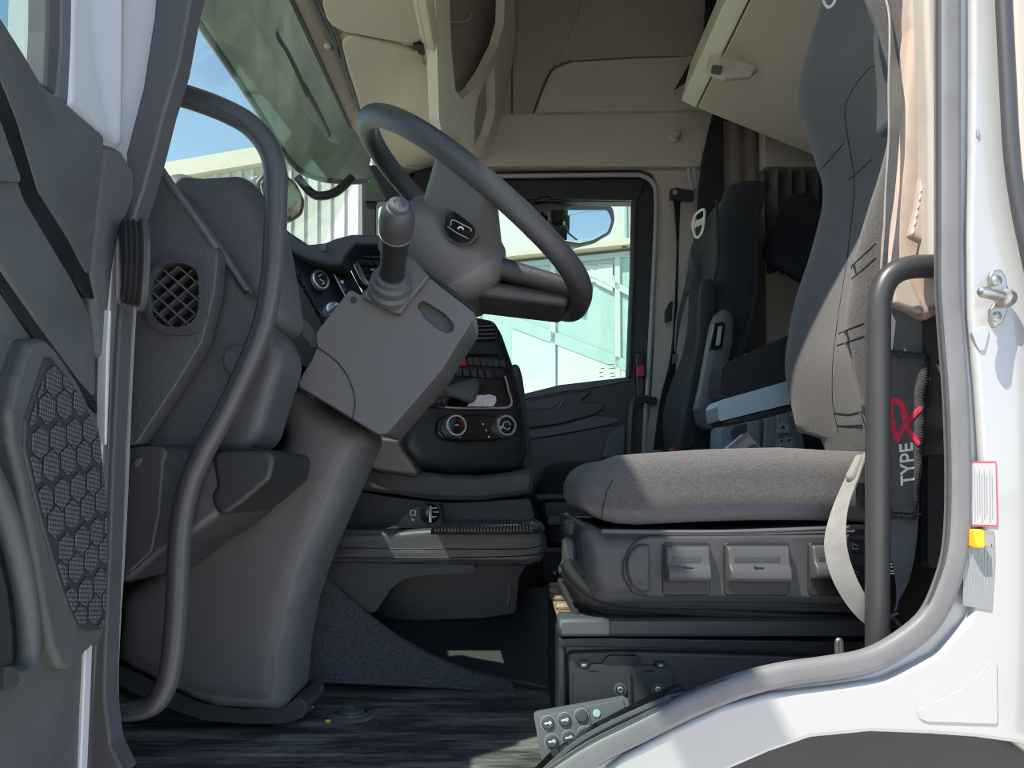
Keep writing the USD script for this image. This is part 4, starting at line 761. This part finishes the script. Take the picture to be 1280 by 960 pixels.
t.add('rail', box(U(697, 0, 1.10)[0], .5, 1.44, 1.50, U(0, 796, 1.10)[2], U(0, 773, 1.10)[2], .004), 'steel_dark', bs)
rl = t.add('slide_plate', box(U(698, 0, 1.10)[0], U(755, 0, 1.1)[0], 1.16, 1.44, U(0, 784, 1.10)[2], U(0, 776, 1.10)[2], .002), 'rusty', bs, label='rusty slide plate at the seat front')
for i in range(3): t.add('rust_rib', box(U(698, 0, 1.10)[0] - .001, U(735, 0, 1.1)[0], 1.19 + i * .09, 1.23 + i * .09, U(0, 777, 1.10)[2], U(0, 768, 1.10)[2], .004), 'rusty', rl)
t.add('slide_lever', tube([U(701, 726, 1.25), U(707, 738, 1.22), U(716, 758, 1.17), U(722, 772, 1.13)], [.006, .008, .006, .006], 10), 'steel_dark', bs)
bx = t.add('seat_box', box(U(700, 0, 1.12)[0], .6, 1.125, 1.56, .0, U(0, 800, 1.12)[2], .006), 'steel_dark', bs)
t.add('box_top_lip', slab(FY(1.105), "697,798 735,797 1100,803 1100,816 735,809 697,809", .03, R=.003, rc=.002), 'plastic_black', bx)
t.add('box_panel', slab(FY(1.115), "708,815 780,813 1085,822 1085,990 712,990", .02, R=.006, rc=.008), 'plastic', bx)
t.add('corner_post', slab(FY(1.108), "697,800 706,806 708,990 699,990", .03, R=.003, rc=.002), 'steel_dark', bx)
hd = t.add('cover_plate', slab(FY(1.100), "721,840 727,833 755,832 762,833 806,833 832,834 840,840 840,895 838,960 716,960 717,845", .016, R=.003, rc=.005), 'plastic', bx)
t.add('cover_grip', slab(FY(1.103), "752,834 757,824 763,820 797,820 802,825 806,835 800,838 760,838", .012, R=.004, rc=.004), 'plastic_black', hd)
for x in (724, 820): t.add('latch_notch', slab(FY(1.0985), f"{x},828 {x + 13},828 {x + 13},835 {x},835", .01, R=.001, rc=.001), 'plastic_black', hd); t.add('latch_tab', slab(FY(1.0975), f"{x + 3},830 {x + 9},830 {x + 9},834 {x + 3},834", .008, R=.001, rc=.001), 'print_grey', hd)
for x in (775, 822):
    q = t.add('screw_cup', lathe(U(x, 862, 1.100), (0, -1, 0), [(.009, -.004), (.009, .003), (.0065, .0035), (.006, .001), (0, .001)], 20), 'plastic_grey', hd); t.add('screw', lathe(U(x, 862, 1.0995), (0, -1, 0), [(.0055, 0), (.005, .003), (.003, .004), (.002, .002), (0, .002)], 16), 'steel', q)
t.add('cover_ridge', tube([U(787, 842, 1.099), U(787, 870, 1.099), U(789, 905, 1.099)], .003, 8), 'plastic', hd)
for x in (738, 807): t.add('cover_slot', line(FY(1.0995), f"{x},838.5 {x + 9},838.5", .003, .002, .0004), 'plastic_black', hd)
# inboard armrest
k = t.add('armrest', slab(FY(1.60), "902,468 903,458 908,453 930,444 970,425 1010,410 1010,468 985,478 940,490 905,500 900,492", .10, R=.018, rc=.012), 'seat_fabric_dark', label='dark padded inboard armrest')
t.add('underside', slab(FY(1.596), "897,508 901,500 940,489 985,476 1010,468 1010,500 975,508 930,519 899,527", .10, R=.004, rc=.004), 'armrest_blue', k)
t.add('lower_edge', slab(FY(1.60), "899,527 930,519 975,508 1010,500 1010,508 975,518 925,529 902,531", .09, R=.004, rc=.002), 'plastic_black', k)
single('tie_hook', tube([U(1047, 826, 1.07), U(1046.5, 804, 1.07), U(1048.5, 800, 1.07), U(1051, 804, 1.07), U(1051.5, 826, 1.07)], .0035, 10), 'steel', 'small grey metal eye standing on the sill edge by the seat box', 'hook')
t = Thing('fridge', 'grey blue plastic storage unit between the seats', 'storage box')
k = t.add('body', slab(FY(2.05), "898,536 905,530 950,520 1000,515 1030,700 892,700", .08, R=.01, rc=.004), 'fridge_blue')
t.add('post', slab(FY(2.03), "935,526 951,522 951,620 933,620", .04, R=.006, rc=.004), 'fridge_blue', k); t.add('post', slab(FY(2.03), "956,521 971,518 969,620 952,620", .04, R=.006, rc=.004), 'fridge_blue', k)
t.add('hatch', slab(FY(2.035), "914,540 920,532 934,529 933,545 917,549", .01, R=.002, rc=.002), 'plastic_grey', k)
t.add('side_face', slab(FY(2.02), "972,518 985,515 1000,560 1000,620 968,620", .03, R=.004), 'fridge_blue', k)
w = t.add('warning_sticker', slab(FY(2.012), "969,541 978,527 984,529 987,541", .002, R=.0003, rc=.001), 'label_white', k); t.add('sticker_mark', slab(FY(2.0105), "976,536 979,531 982,536", .001, R=0, rc=0), 'print_dark', w)
pn = t.add('plate', slab(FY(2.0), "975,549 990,547 994,563 974,564", .01, R=.002, rc=.002), 'armrest_blue', k)
for x, y in ((977, 551), (987, 550), (976, 561), (990, 561)): t.add('plate_screw', disc(FY(1.995), x, y, .003, .006, .001), 'plastic_black', pn)
t = Thing('paper_box', 'white carton with a pink edge stuck behind the driver seat cushion', 'carton')
k = t.add('box', slab(FY(1.95), "912,560 935,541 955,563 950,585 915,585", .06, R=.002, rc=.001), 'paper'); t.add('edge', slab(FY(1.947), "911,559 934,540 936,542 914,561", .006, R=.0005, rc=.0005), 'paper_pink', k); t.add('panel_print', disc(FY(1.9485), 942, 562, .014, .001, .0003), 'print_grey', k)

# passenger seat
t = Thing('passenger_seat', 'dark fabric passenger seat with shield emblem across the cab', 'seat')
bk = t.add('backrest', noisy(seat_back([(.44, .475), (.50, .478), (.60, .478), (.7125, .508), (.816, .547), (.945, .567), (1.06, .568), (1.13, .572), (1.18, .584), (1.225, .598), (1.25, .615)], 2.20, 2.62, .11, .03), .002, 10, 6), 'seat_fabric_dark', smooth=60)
fe2 = Fr(U(873, 280, 2.52) + [-.03, 0, 0], (-1, -.25, .12))
sh = "880,262 870,268 866,280 867,289 871,297 877,291 880,276"
t.add('emblem', tube([fe2.w([fe2.uv(x, y) + (0,)])[0] for x, y in pl(sh)], .0042, 6, closed=True), 'white_thread', bk)
t.add('emblem_word', join(*[tube([fe2.w([fe2.uv(x, y) + (0,)])[0] for x, y in pl(s)], .0026, 6, spl=False) for s in ("868,285 869,277", "870,284 871,276 872,283 873,275", "874,282 875,274", "876,281 878,272")]), 'white_thread', bk)
t.add('side_crease', tube([U(896, 250, 2.199), U(898, 320, 2.197), U(893, 350, 2.197), U(890, 380, 2.197)], .004, 6), 'black_cloth', bk)
t.add('wing', slab(FY(2.19), "876,420 877,365 880,350 886,343 893,348 896,365 895,400 885,450 878,500 868,560 850,560 862,500", .05, R=.02, rc=.015, lim=.014, grid=.012), 'seat_fabric_dark', bk, smooth=60)
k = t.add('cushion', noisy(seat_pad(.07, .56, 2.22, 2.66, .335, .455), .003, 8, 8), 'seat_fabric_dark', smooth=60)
bs = t.add('base', slab(FY(2.24), "672,622 840,622 840,690 700,690 676,650", .4, R=.02, rc=.01), 'plastic_black')
t.add('base_trim', slab(FY(2.22), "668,618 745,616 745,623 672,625", .05, R=.004, rc=.002), 'plastic', bs)
for i in range(4): t.add('bellows_fold', tube([U(684, 655 + i * 5, 2.2), U(700, 660 + i * 5, 2.18), U(760, 663 + i * 5, 2.18)], .009, 8), 'rubber', bs)
t.add('front_knob', slab(FY(2.16), "684,645 710,643 712,656 684,657", .05, R=.006, rc=.006), 'plastic_grey', bs)
t.add('pedestal', slab(FY(2.26), "676,678 800,678 800,735 676,735", .36, R=.01), 'plastic_black', bs); t.add('bolt', lathe(U(693, 716, 2.25), (0, -1, 0), [(.007, -.005), (.007, .008), (.004, .011), (0, .011)], 12), 'steel', bs); t.add('floor_rail', slab(FY(2.2), "681,684 760,684 760,692 679,692", .04, R=.004, rc=.002), 'steel_dark', bs)
k = t.add('armrest', slab(FY(2.12), "893,402 898,390 906,384 914,388 919,400 917,430 908,465 901,490 898,520 898,538 886,536 876,528 872,510 879,480 886,440", .06, R=.014, rc=.008, lim=.007, grid=.008), 'plastic_grey', label='folded up grey plastic armrest')
j = t.add('latch', slab(FY(2.112), "893,404 904,402 907,406 903,434 898,437 886,436 890,420", .012, R=.003, rc=.002), 'plastic_gloss', k); t.add('latch_bar', slab(FY(2.107), "898,408 903,407 900,431 895,432", .006, R=.001, rc=.001), 'print_grey', j)
t.add('cap', disc(FY(2.10), 884, 515, .004, .004, .001), 'label_silver', k)
t = Thing('passenger_seat_belt', 'black seat belt running down beside the passenger seat', 'seat belt')
k = t.add('webbing', ribbon([U(846, 246, 2.72), U(847, 300, 2.70), U(846, 350, 2.68), U(842, 440, 2.64), U(834, 500, 2.6), U(826, 562, 2.56)], [(.03, .03, 0), (.012, .03, 0), (.012, .03, 0), (.02, .03, 0), (.05, .02, 0), (.05, .02, 0)], .004), 'webbing_dark')
g_ = t.add('guide', slab(FY(2.70), "838,236 846,234 868,238 868,250 850,250 838,248", .02, R=.005, rc=.004), 'plastic_black', k); t.add('guide_bolt', disc(FY(2.695), 844, 240, .009, .008, .002), 'label_silver', g_)
t.add('lower_webbing', ribbon([U(862, 332, 2.5), U(858, 360, 2.5), U(848, 400, 2.5), U(844, 440, 2.52)], [(.016, .03, 0), (.022, .03, 0), (.018, .03, 0), (.008, .03, 0)], .004), 'webbing_grey', k)
t.add('height_adjuster', slab(FY(2.49), "862,318 866,316 870,336 867,352 862,367 857,365 856,345", .02, R=.006, rc=.003), 'plastic_grey', k)
t.add('stop_button', slab(FY(2.62), "841,442 848,442 847,454 840,455", .01, R=.002, rc=.001), 'plastic_grey', k)
t = Thing('belt_buckle', 'red topped belt buckle poking up behind the driver cushion', 'buckle'); t.add('housing', slab(FY(2.12), "836,566 846,564 848,590 834,590", .03, R=.004, rc=.003), 'plastic_black'); t.add('stalk', tube([U(841, 588, 2.135), U(842, 640, 2.13), U(842, 690, 2.13) * [1, 1, 0] + [0, 0, .002]], .012, 8), 'plastic_black'); t.add('release', slab(FY(2.118), "838,562 843,559 846,565 837,567", .02, R=.002, rc=.002), 'red')
single('pillar_clip', slab(FY(2.77), "832,388 838,376 842,378 840,386 840,400 832,403", .02, R=.003, rc=.002), 'plastic_black', 'small black clip on the beige far pillar', 'clip')
t = Thing('cord_pair', 'two short hanging curtain rods beside the far pillar top', 'rod'); t.add('rod', tube(p3("861,210,2.74 862,222,2.74 866,238,2.74"), .006, 8), 'print_grey'); t.add('rod', tube(p3("868,210,2.74 869,222,2.74 871,236,2.74"), .006, 8), 'print_grey')

# ================================================================== NEAR SIDE: trims, curtain, belt, bars, seal
single('trim_3', slab(FY(1.16), "1098,372 1112,385 1186,398 1200,480 1204,700 1180,800 1098,800", .03, R=.008), 'plastic_black', 'black lower trim behind the belt beside the driver seat', 'trim', kind='structure')
single('trim_4', slab(FY(1.0), "1152,-120 1186,-120 1186,300 1190,420 1176,392 1163,330 1162,150", .03, R=.008), 'pillar_beige', 'beige pillar trim beside the doorway seal', 'trim', kind='structure')
single('belt_tower', slab(FY(1.14), "1160,560 1166,535 1180,525 1186,600 1182,700 1160,720", .03, R=.008, rc=.006), 'plastic_grey', 'grey slanted plastic cover behind the right grab handle', 'cover')
t = Thing('side_curtain', 'pinkish beige curtain gathered beside the driver seat', 'curtain')
k = t.add('cloth', noisy(slab(FY(1.045), "1143,-60 1140,32 1134,108 1127,175 1121,240 1113,312 1112,345 1118,378 1140,386 1160,398 1176,390 1180,300 1182,-60", .03, R=.012, rc=.008, lim=.008, grid=.01), .003, 20, 3), 'curtain_beige', smooth=60)
t.add('tie_flap', noisy(slab(FY(1.02), "1166,128 1162,170 1152,225 1146,262 1138,294 1160,304 1166,270 1172,225 1178,170 1180,128", .012, R=.004, rc=.004, lim=.003, grid=.01), .0015, 30, 5), 'curtain_beige', k)
for i in range(14): t.add('stitch', tube([U(1168 - i * 2.0, 150 + i * 10.5, 1.0195), U(1167.3 - i * 2.0, 155 + i * 10.5, 1.0195)], .0009, 5, spl=False), 'white_thread', k)
t.add('lower_fold', slab(FY(1.035), "1113,340 1122,338 1140,352 1152,376 1161,397 1140,387 1118,379", .012, R=.005, rc=.004), 'pillar_beige', k)
t = Thing('driver_seat_belt', 'pale grey driver seat belt hanging from the backrest to the sill', 'seat belt')
k = t.add('upper_webbing', ribbon([U(1104, -10, 1.10), U(1112, 20, 1.07), U(1115, 60, 1.045), U(1118, 110, 1.035), U(1117, 170, 1.03), U(1112, 240, 1.03), U(1107, 300, 1.03), U(1100, 420, 1.04), U(1096, 560, 1.05)], [(.012, .02, 0), (.012, .02, 0), (.016, .02, 0), (.023, .015, 0), (.02, .015, 0), (.018, .015, 0), (.015, .02, 0), (.02, .02, 0), (.02, .02, 0)], .0025), 'webbing')
t.add('lap_webbing', ribbon([U(1076, 570, 1.06), U(1064, 600, 1.045), U(1049, 640, 1.03), U(1044, 680, 1.02), U(1054, 720, 1.015), U(1076, 758, 1.015), U(1100, 778, 1.02), U(1118, 770, 1.03)], [(.008, -.02, .01), (.012, -.02, .008), (.018, -.012, .008), (.026, -.006, .004), (.026, -.004, .01), (.018, -.006, .016), (.006, -.01, .02), (.004, -.012, .01)], .0022), 'webbing', k)
t.add('rear_webbing', ribbon([U(1132, 380, 1.068), U(1131, 500, 1.066), U(1129, 640, 1.06), U(1128, 690, 1.055), U(1128, 725, 1.05), U(1122, 752, 1.045), U(1116, 770, 1.04)], [(.044, 0, 0), (.044, 0, 0), (.04, 0, 0), (.034, .004, 0), (.022, .012, 0), (.008, .014, 0), (.004, .012, 0)], .0022), 'webbing_grey', k)
t.add('end_loop', hull([(U(1074, 574, 1.055), .006), (U(1064, 596, 1.045), .007), (U(1078, 598, 1.05), .006)]), 'webbing', k)
t.add('anchor', tube([U(1112, 770, 1.035), U(1120, 778, 1.03), U(1132, 792, 1.02), U(1140, 800, 1.01)], [.010, .008, .006, .006], 10), 'plastic_black', k)
t = Thing('belt_pad', 'black mesh shoulder pad on the belt with red and white lettering', 'belt pad'); fpd = FY(1.035)
k = t.add('sleeve', slab(fpd, "1098,437 1110,434 1140,437 1168,440 1166,480 1160,570 1152,649 1148,651 1106,647 1096,640", .03, R=.012, rc=.004, lim=.003, grid=.01), 'mesh_fabric', smooth=60)
t.add('hem', line(fpd.out(.0005), "1104,640 1151,643", .0022, .003, .0005), 'plastic_black', k)
t.add('word', text_on(fpd, 'TYPE', (1142, 605), (1140, 553), .0012, stretch=1.05, slant=-.12), 'white_thread', k, label='white embroidered word TYPE')
rr_ = join(line(fpd.out(.0012), "1122,549 1116,530 1113,512 1115,503 1121,500 1127,505 1131,517 1133,530 1130,534", .0075, .003, .001, True), line(fpd.out(.0014), "1122,549 1129,536 1140,522 1151,511", .0065, .003, .001, True), line(fpd.out(.0016), "1132,531 1138,539 1144,548 1148,554", .0065, .003, .001, True))
t.add('letter', rr_, 'red_thread', k, label='red embroidered letter R')

single('right_grab_handle', tube(p3("1186,333,1.0 1160,333,1.0 1140,334,1.0 1122,339,1.0 1108,351,1.0 1100,372,1.0 1098,400,1.0 1097.5,500,1.0 1097,650,1.0 1097,760,1.0 1097,845,1.0"), .0148, 20), 'handle_black', 'straight black grab handle in front of the driver seat, right side of doorway', 'handle', smooth=60)
single('left_grab_handle', tube(p3("190,112,1.0 212,116,1.0 240,123,1.0 280,138,1.0 312,156,1.0 334,182,1.0 344,212,1.0 345,250,1.0 343,310,1.0 338,360,1.0 328,410,1.0 308,460,1.0 282,515,1.0 256,562,1.0 238,602,1.0 227,650,1.0 223,700,1.0 220,770,1.0 214,830,1.0 206,860,1.0 192,880,1.0 168,888,1.0 140,889,1.0 120,889,1.0"), [.0145] * 3 + [.0135] * 4 + [.0125], 20), 'handle_black', 'long bent black grab handle crossing in front of the dashboard', 'handle', smooth=60)
t = Thing('doorway_seal', 'grey rubber weatherstrip lining the driver doorway', 'door seal')
P_r = p3(" ".join(q + ",.924" for q in RIGHT.split())); P_l = p3(" ".join(q + ",.945" for q in LEFT.split()))
pr_ = np.array([(math.cos(a) * (1 + .12 * math.cos(3 * a)), math.sin(a) * (1 + .1 * math.sin(2 * a))) for a in np.linspace(0, 2 * math.pi, 18, endpoint=False)])
k = t.add('rear_bulb', tube(P_r, .0148, prof=pr_), 'seal_rubber', smooth=60)
t.add('rear_lip', tube(P_r + np.array([[-.012, -.006, .0]] * 13 + [[-.008, -.006, .008]] * 3 + [[-.002, -.006, .012]] * (len(P_r) - 16)), .0042, 8), 'seal_dark', k)
t.add('front_bulb', tube(P_l + [-.004, 0, 0], [.011, .010, .008, .008, .008, .009, .010, .012, .015, .017], prof=pr_), 'seal_dark', k, smooth=60)
t.add('front_lip', tube(P_l + [.010, .004, 0], .004, 8), 'seal_rubber', k)
t = Thing('sill_strip', 'shiny black scuff strip along the curved door sill', 'sill trim')
k = t.add('strip', slab(FY(.962), "640,1000 690,950 745,914 800,886 842,866 870,858 872,868 830,890 770,920 712,958 680,1000", .03, R=.006, rc=.003), 'plastic_gloss')
t.add('ridge', tube(p3("676,968,.957 720,930,.957 770,902,.957 838,872,.957"), .0042, 8), 'plastic_grey', k); t.add('ridge', tube(p3("690,972,.955 735,938,.955 790,908,.955 845,884,.955"), .003, 8), 'plastic_grey', k)
single('pillar_seal', slab(FY(.918), "198,-60 256,-60 238,4 224,80 207,135 193,190 179,240 168,272 157,330 151,400 147,480 143,560 138,700 133,800 131,870 138,930 156,968 124,980 108,960 113,880 118,800 126,690 133,560 138,440 146,330 155,255 157,190 178,110 192,20", .03, R=.007, rc=.004), 'seal_dark', 'dark rubber covered edge of the windscreen pillar at the left of the doorway', 'seal')
single('outer_seal', tube(p3("1250,-600,.90 1250,-300,.90 1252,-60,.90 1254,0,.90 1259,100,.90 1264,190,.90 1272,250,.90 1282,300,.90 1296,350,.90 1306,430,.90 1310,600,.90 1310,800,.90 1306,930,.90"), .0085, 10), 'seal_dark', 'dark rubber seal at the outer edge of the white door pillar', 'seal')
single('outer_pillar_trim', slab(FY(.895), "1264,-600 1330,-600 1345,930 1318,930 1322,600 1318,430 1308,350 1292,290 1281,240 1273,150 1267,0", .02, R=.006), 'pillar_beige', 'pinkish outer panel strip right of the white door pillar', 'trim')
t = Thing('door_striker', 'worn metal door striker bolted to the white pillar', 'striker'); fs_ = FY(.912)
k = t.add('plate', slab(fs_, "1237,345 1241,338 1252,336 1258,345 1261,365 1260,388 1254,403 1244,410 1238,400 1239,385 1246,376 1246,366 1238,358", .010, R=.002, rc=.003), 'steel')
t.add('bolt', lathe(U(1256, 372, .905), (-.9, -.6, .0), [(.010, -.008), (.010, .004), (.0065, .008), (.006, .030), (.0065, .048), (.004, .055), (0, .056)], 16), 'steel', k)
for y in (351, 396): q = t.add('screw', lathe(U(1244.5, y, .906), (0, -1, 0), [(.0058, 0), (.0058, .003), (.003, .005), (.002, .003), (0, .003)], 16), 'steel', k)
t.add('pillar_dimple', slab(FY(.9155), "1214,412 1230,408 1238,404 1236,420 1231,440 1227,443 1221,432", .006, R=.004, rc=.004), 'paint', k)
t = Thing('warning_label', 'white label with red border and rows of tiny print on the pillar', 'label'); fl = FY(.9165)
k = t.add('card', slab(fl, "1210,577 1246,576.5 1248,659 1213,658", .001, R=.0003, rc=.002), 'label_red'); t.add('face', slab(fl.out(.0004), "1212,579.5 1244.5,579 1246,656.5 1215,655.5", .001, R=.0002, rc=.001), 'label_white', k)
t.add('print_lines', join(*[line(fl.out(.0007), f"{x},{653 - (i % 3) * 5} {x - .6},{586 + (i * 7) % 13}", .0009, .0005, 0) for i, x in enumerate((1219, 1222, 1225, 1228, 1231, 1234, 1238, 1241))]), 'print_grey', k)
t = Thing('type_plate', 'silver identification plate with printed rows below the red bordered label', 'label')
k = t.add('card', slab(fl, "1206,661 1243,664 1244,700 1240,764 1204,757 1204,700", .001, R=.0003, rc=.002), 'label_silver')
t.add('print_lines', join(*[line(fl.out(.0004), f"{x},{752 - (i % 2) * 6} {x + 1.5},{675 + (i * 11) % 24}", .0007, .0005, 0) for i, x in enumerate((1210, 1214, 1218, 1222, 1226, 1230, 1234, 1238))]), 'print_grey', k)
t.add('dark_block', slab(fl.out(.0004), "1228,668 1242,669 1242,684 1227,682", .0005, R=0, rc=.001), 'print_grey', k)
single('yellow_tab', box(U(1202, 0, .90)[0], U(1215, 0, .90)[0],   .900, .918, U(0, 685, .90)[2], U(0, 662, .90)[2], .002), 'yellow', 'small yellow plastic tab beside the doorway seal', 'tab')

# suspension remote on the seat box
t = Thing('suspension_remote', 'grey keypad remote with round buttons leaning at the sill', 'remote control'); fr_ = Fr(U(720, 910, 1.035), (0, -1, .18))
k = t.add('case', slab(fr_, "667,893 672,890 780,871 785,873 790,900 798,990 684,990", .02, R=.003, rc=.003), 'remote_grey')
t.add('face', slab(fr_.out(.002), "672,896 779,874 784,900 792,985 690,985", .006, R=.001, rc=.002), 'remote_grey', k)
for i, (x, y) in enumerate(((685, 904), (706, 900), (727, 895), (690, 927), (711, 922), (731, 917), (695, 950), (716, 945), (736, 940))):
    b = t.add('button', disc(fr_.out(.0055), x, y, .0083, .006, .0022), 'plastic_grey', k); t.add('button_ring', disc(fr_.out(.0026), x, y, .0098, .002, .0006, hole=.86), 'print_grey', k)
    if i != 2: t.add('button_mark', join(line(fr_.out(.0059), f"{x - 3.5},{y + .6} {x + 3},{y - .6}", .0022, .0008, .0002), disc(fr_.out(.0059), x + 2.5, y - .4, .0022, .0008, .0002)), 'print_white', b)
t.add('status_lamp', disc(fr_.out(.0035), 746, 892, .005, .003, .001), 'led_lens', k); t.add('panel_line', line(fr_.out(.0023), "735,887 741,912 752,960", .0009, .001, .0002), 'plastic_black', k)

# ================================================================== DRIVER DOOR, swung open at the left
t = Thing('door_2', 'open driver door with dark trim and hexagon speaker grille, at the left', 'door', kind='structure'); fx = FX(-.452)
def dw(pts, X, th, R, m, name, par=None):
    fr = FX(X); V, Fc = slabg(clean(np.array([(y, z - CZ) for y, z in pts]), .006), th, R); return t.add(name, (fr.w(V), Fc), m, par)
y0, y1 = -.16, .888
ft = FX(-.456); top_ = [(a_, b_ + CZ) for a_, b_ in (ft.uv(*q_) for q_ in ((127, 190), (124, 174), (84, 139), (52, 113), (28, 74), (0, 30), (-30, -6)))]
k = dw([(y0, -.36), (y1, -.36), (y1, .55)] + top_ + [(y0, .86)], -.456, .055, .008, 'door_trim', 'panel')
t.add('window_frame', (lambda fr, g: (fr.w(g[0]), g[1]))(FX(-.470), slabg(Polygon([(y0, .78 - CZ), (.885, .70 - CZ), (.885, 1.58 - CZ), (.85, 1.68 - CZ), (y0 + .06, 1.68 - CZ), (y0, 1.62 - CZ)]).difference(Polygon([(y0 + .07, .79 - CZ), (.79, .79 - CZ), (.79, 1.42 - CZ), (.74, 1.48 - CZ), (y0 + .1, 1.48 - CZ), (y0 + .07, 1.42 - CZ)])), .04, .006)), 'paint', k, label='white window frame')
V, Fc = slabg(Polygon([(y0 + .05, .72 - CZ), (.80, .72 - CZ), (.80, 1.49 - CZ), (y0 + .05, 1.49 - CZ)]), .005, .001); t.add('window_pane', (FX(-.488).w(V), Fc), 'door_glass', k)
t.add('post_cover', slab(FX(-.462), "89,-90 158,-90 157,40 156,190 131,172 86,133", .02, R=.012, rc=.004), 'paint', k)
t.add('glass_channel', slab(FX(-.466), "61,-90 78,-90 76,60 71,120 57,108 60,40", .02, R=.004, rc=.003), 'seal_dark', k)
t.add('channel_trim', slab(FX(-.464), "78,-90 92,-90 91,40 86,133 70,122 76,60", .02, R=.004, rc=.003), 'plastic_grey', k)
t.add('gap_seal', slab(FX(-.47), "156,-90 178,-90 171,0 160,46 156,52", .01, R=.003, rc=.002), 'seal_dark', k)
t.add('mirror_sail', slab(FX(-.437), "-40,-30 0,19 30,66 54,107 86,131 131,170 131,190 124,240 113,345 106,341 85,300 47,240 20,150 0,100 -40,40", .03, R=.006, rc=.004), 'door_trim', k)
t.add('edge_trim', slab(FX(-.442), "131,178 153,186 168,210 176,236 150,300 143,345 138,395 134,450 130,505 124,515 122,430 118,378 112,345 123,245", .03, R=.010, rc=.006), 'dash_pad', k)
t.add('upper_card', slab(FX(-.435), "-60,30 -14,108 6,168 34,248 92,346 108,376 117,400 122,440 123,505 97,474 44,402 -2,336 -60,260", .03, R=.008, rc=.006), 'door_trim', k)
t.add('groove', slab(FX(-.4378), "-40,50 -2,88 24,150 50,236 110,338 118,374 106,372 88,350 28,250 0,170 -40,100", .006, R=.001, rc=.001), 'plastic_gloss', k)
t.add('groove', slab(FX(-.4372), "-40,300 0,334 45,398 98,470 122,503 122,517 92,486 36,414 -6,352 -40,325", .004, R=.001, rc=.001), 'plastic_gloss', k)
t.add('inner_recess', slab(FX(-.431), "-60,100 0,150 18,200 28,228 -5,226 -60,200", .01, R=.004, rc=.004), 'door_trim', k)
t.add('lower_card', slab(FX(-.440), "-60,290 -2,345 42,410 96,480 122,512 130,560 136,700 132,795 107,836 104,880 100,1010 -60,1010", .03, R=.008, rc=.006), 'door_trim', k)
t.add('pull_recess', slab(FX(-.428), "-60,640 0,690 12,740 18,790 18,840 10,864 -60,880", .01, R=.004, rc=.006), 'plastic_black', k)
t.add('pull_handle', tube([FX(-.424).w([FX(-.424).uv(x, y) + (0,)])[0] for x, y in pl("-30,560 2,630 20,690 32,750 36,810 28,838 10,848")], .010, 12), 'door_trim', k, label='rounded door pull')
po = t.add('speaker_pod', slab(FX(-.424), "58,422 38,425 22,470 12,512 14,548 30,620 48,720 64,806 76,836 90,838 110,815 132,796 137,740 136,620 127,535 100,478 72,436", .03, R=.012, rc=.008), 'door_trim', k)
fgr = FX(-.4215); gp = poly(fgr, "58,446 48,475 32,525 30,560 47,635 67,705 85,762 96,784 110,790 129,787 134,770 135.5,720 135,640 125,544 107,502 92,479 66,447", rc=.004)
V, Fc = slabg(gp, .006, .003); gr = t.add('speaker_grille', (fgr.w(V), Fc), 'speaker_black', k)
cx, cy = fgr.uv(84, 575); r = .0172
for i in range(-14, 15):
    for j in range(-14, 15):
        x, y = cx + (i + .5 * (j % 2)) * r * 1.732 * .93 - .0045 * j, cy + j * r * 1.5 + .006 * i
        hx = Polygon([(x + (r - .0022) * math.cos(a) * .93, y + (r - .0022) * math.sin(a)) for a in np.radians(30 + 60 * np.arange(6))]).intersection(gp.buffer(-.004))
        if hx.is_empty or hx.geom_type != 'Polygon' or hx.area < 6e-5: continue
        V, Fc = slabg(hx, .003, .0008, s=.02); t.add('grille_cell', (fgr.out(.0018).w(V), Fc), 'grille_dots', gr)
t.add('painted_edge', slab(FX(-.4365), "107,812 116.5,804 109,985 100,985", .01, R=.002, rc=.001), 'paint', k)
t.add('painted_edge', slab(FX(-.4365), "137.5,380 140,392 137,480 134.5,560 132.5,575 132,540 134.5,430", .01, R=.002, rc=.001), 'paint', k)
t = Thing('wiring_boot', 'ribbed black rubber wiring boot between open door and pillar', 'grommet')
c0 = U(170, 330, .885); axb = np.array([.80, .55, 0])
def oval(c, ax, a, b, h):
    s_ = np.cross([0, 0, 1.0], ax); return [c + ax * h + s_ * a * math.cos(q) + np.array([0, 0, b * math.sin(q)]) for q in np.linspace(0, 2 * math.pi, 26, endpoint=False)]
axb /= np.linalg.norm(axb); rg = []
for h, a, b in ((-.017, .022, .044), (-.0145, .026, .049), (-.012, .022, .045), (-.0095, .026, .050), (-.007, .022, .046), (-.004, .026, .051), (-.001, .022, .046), (.002, .026, .051), (.006, .025, .050), (.008, .019, .042), (.004, .013, .034), (-.012, .011, .030)): rg.append(oval(c0, axb, a, b, h))
k = t.add('bellows', loft(rg), 'rubber', smooth=50)
t.add('flange', tube(oval(c0, axb, .026, .049, .006), .0045, 8, spl=False, closed=True), 'plastic', k); t.add('cable', tube([c0 + [-.01, -.01, .03], c0 + [.004, .002, 0], c0 + [.006, .004, -.03]], .005, 8), 'plastic_grey', k)
single('inspection_sticker', slab(Fr((-.56, 2.5, 1.2), (.9, -.3, -.44)), "459,238 465,224 471,228 467,241", .002, R=.0003, rc=.0005), 'green_sticker', 'small green square sticker on the far windscreen edge', 'sticker')

for th_ in THINGS: th_.flush()
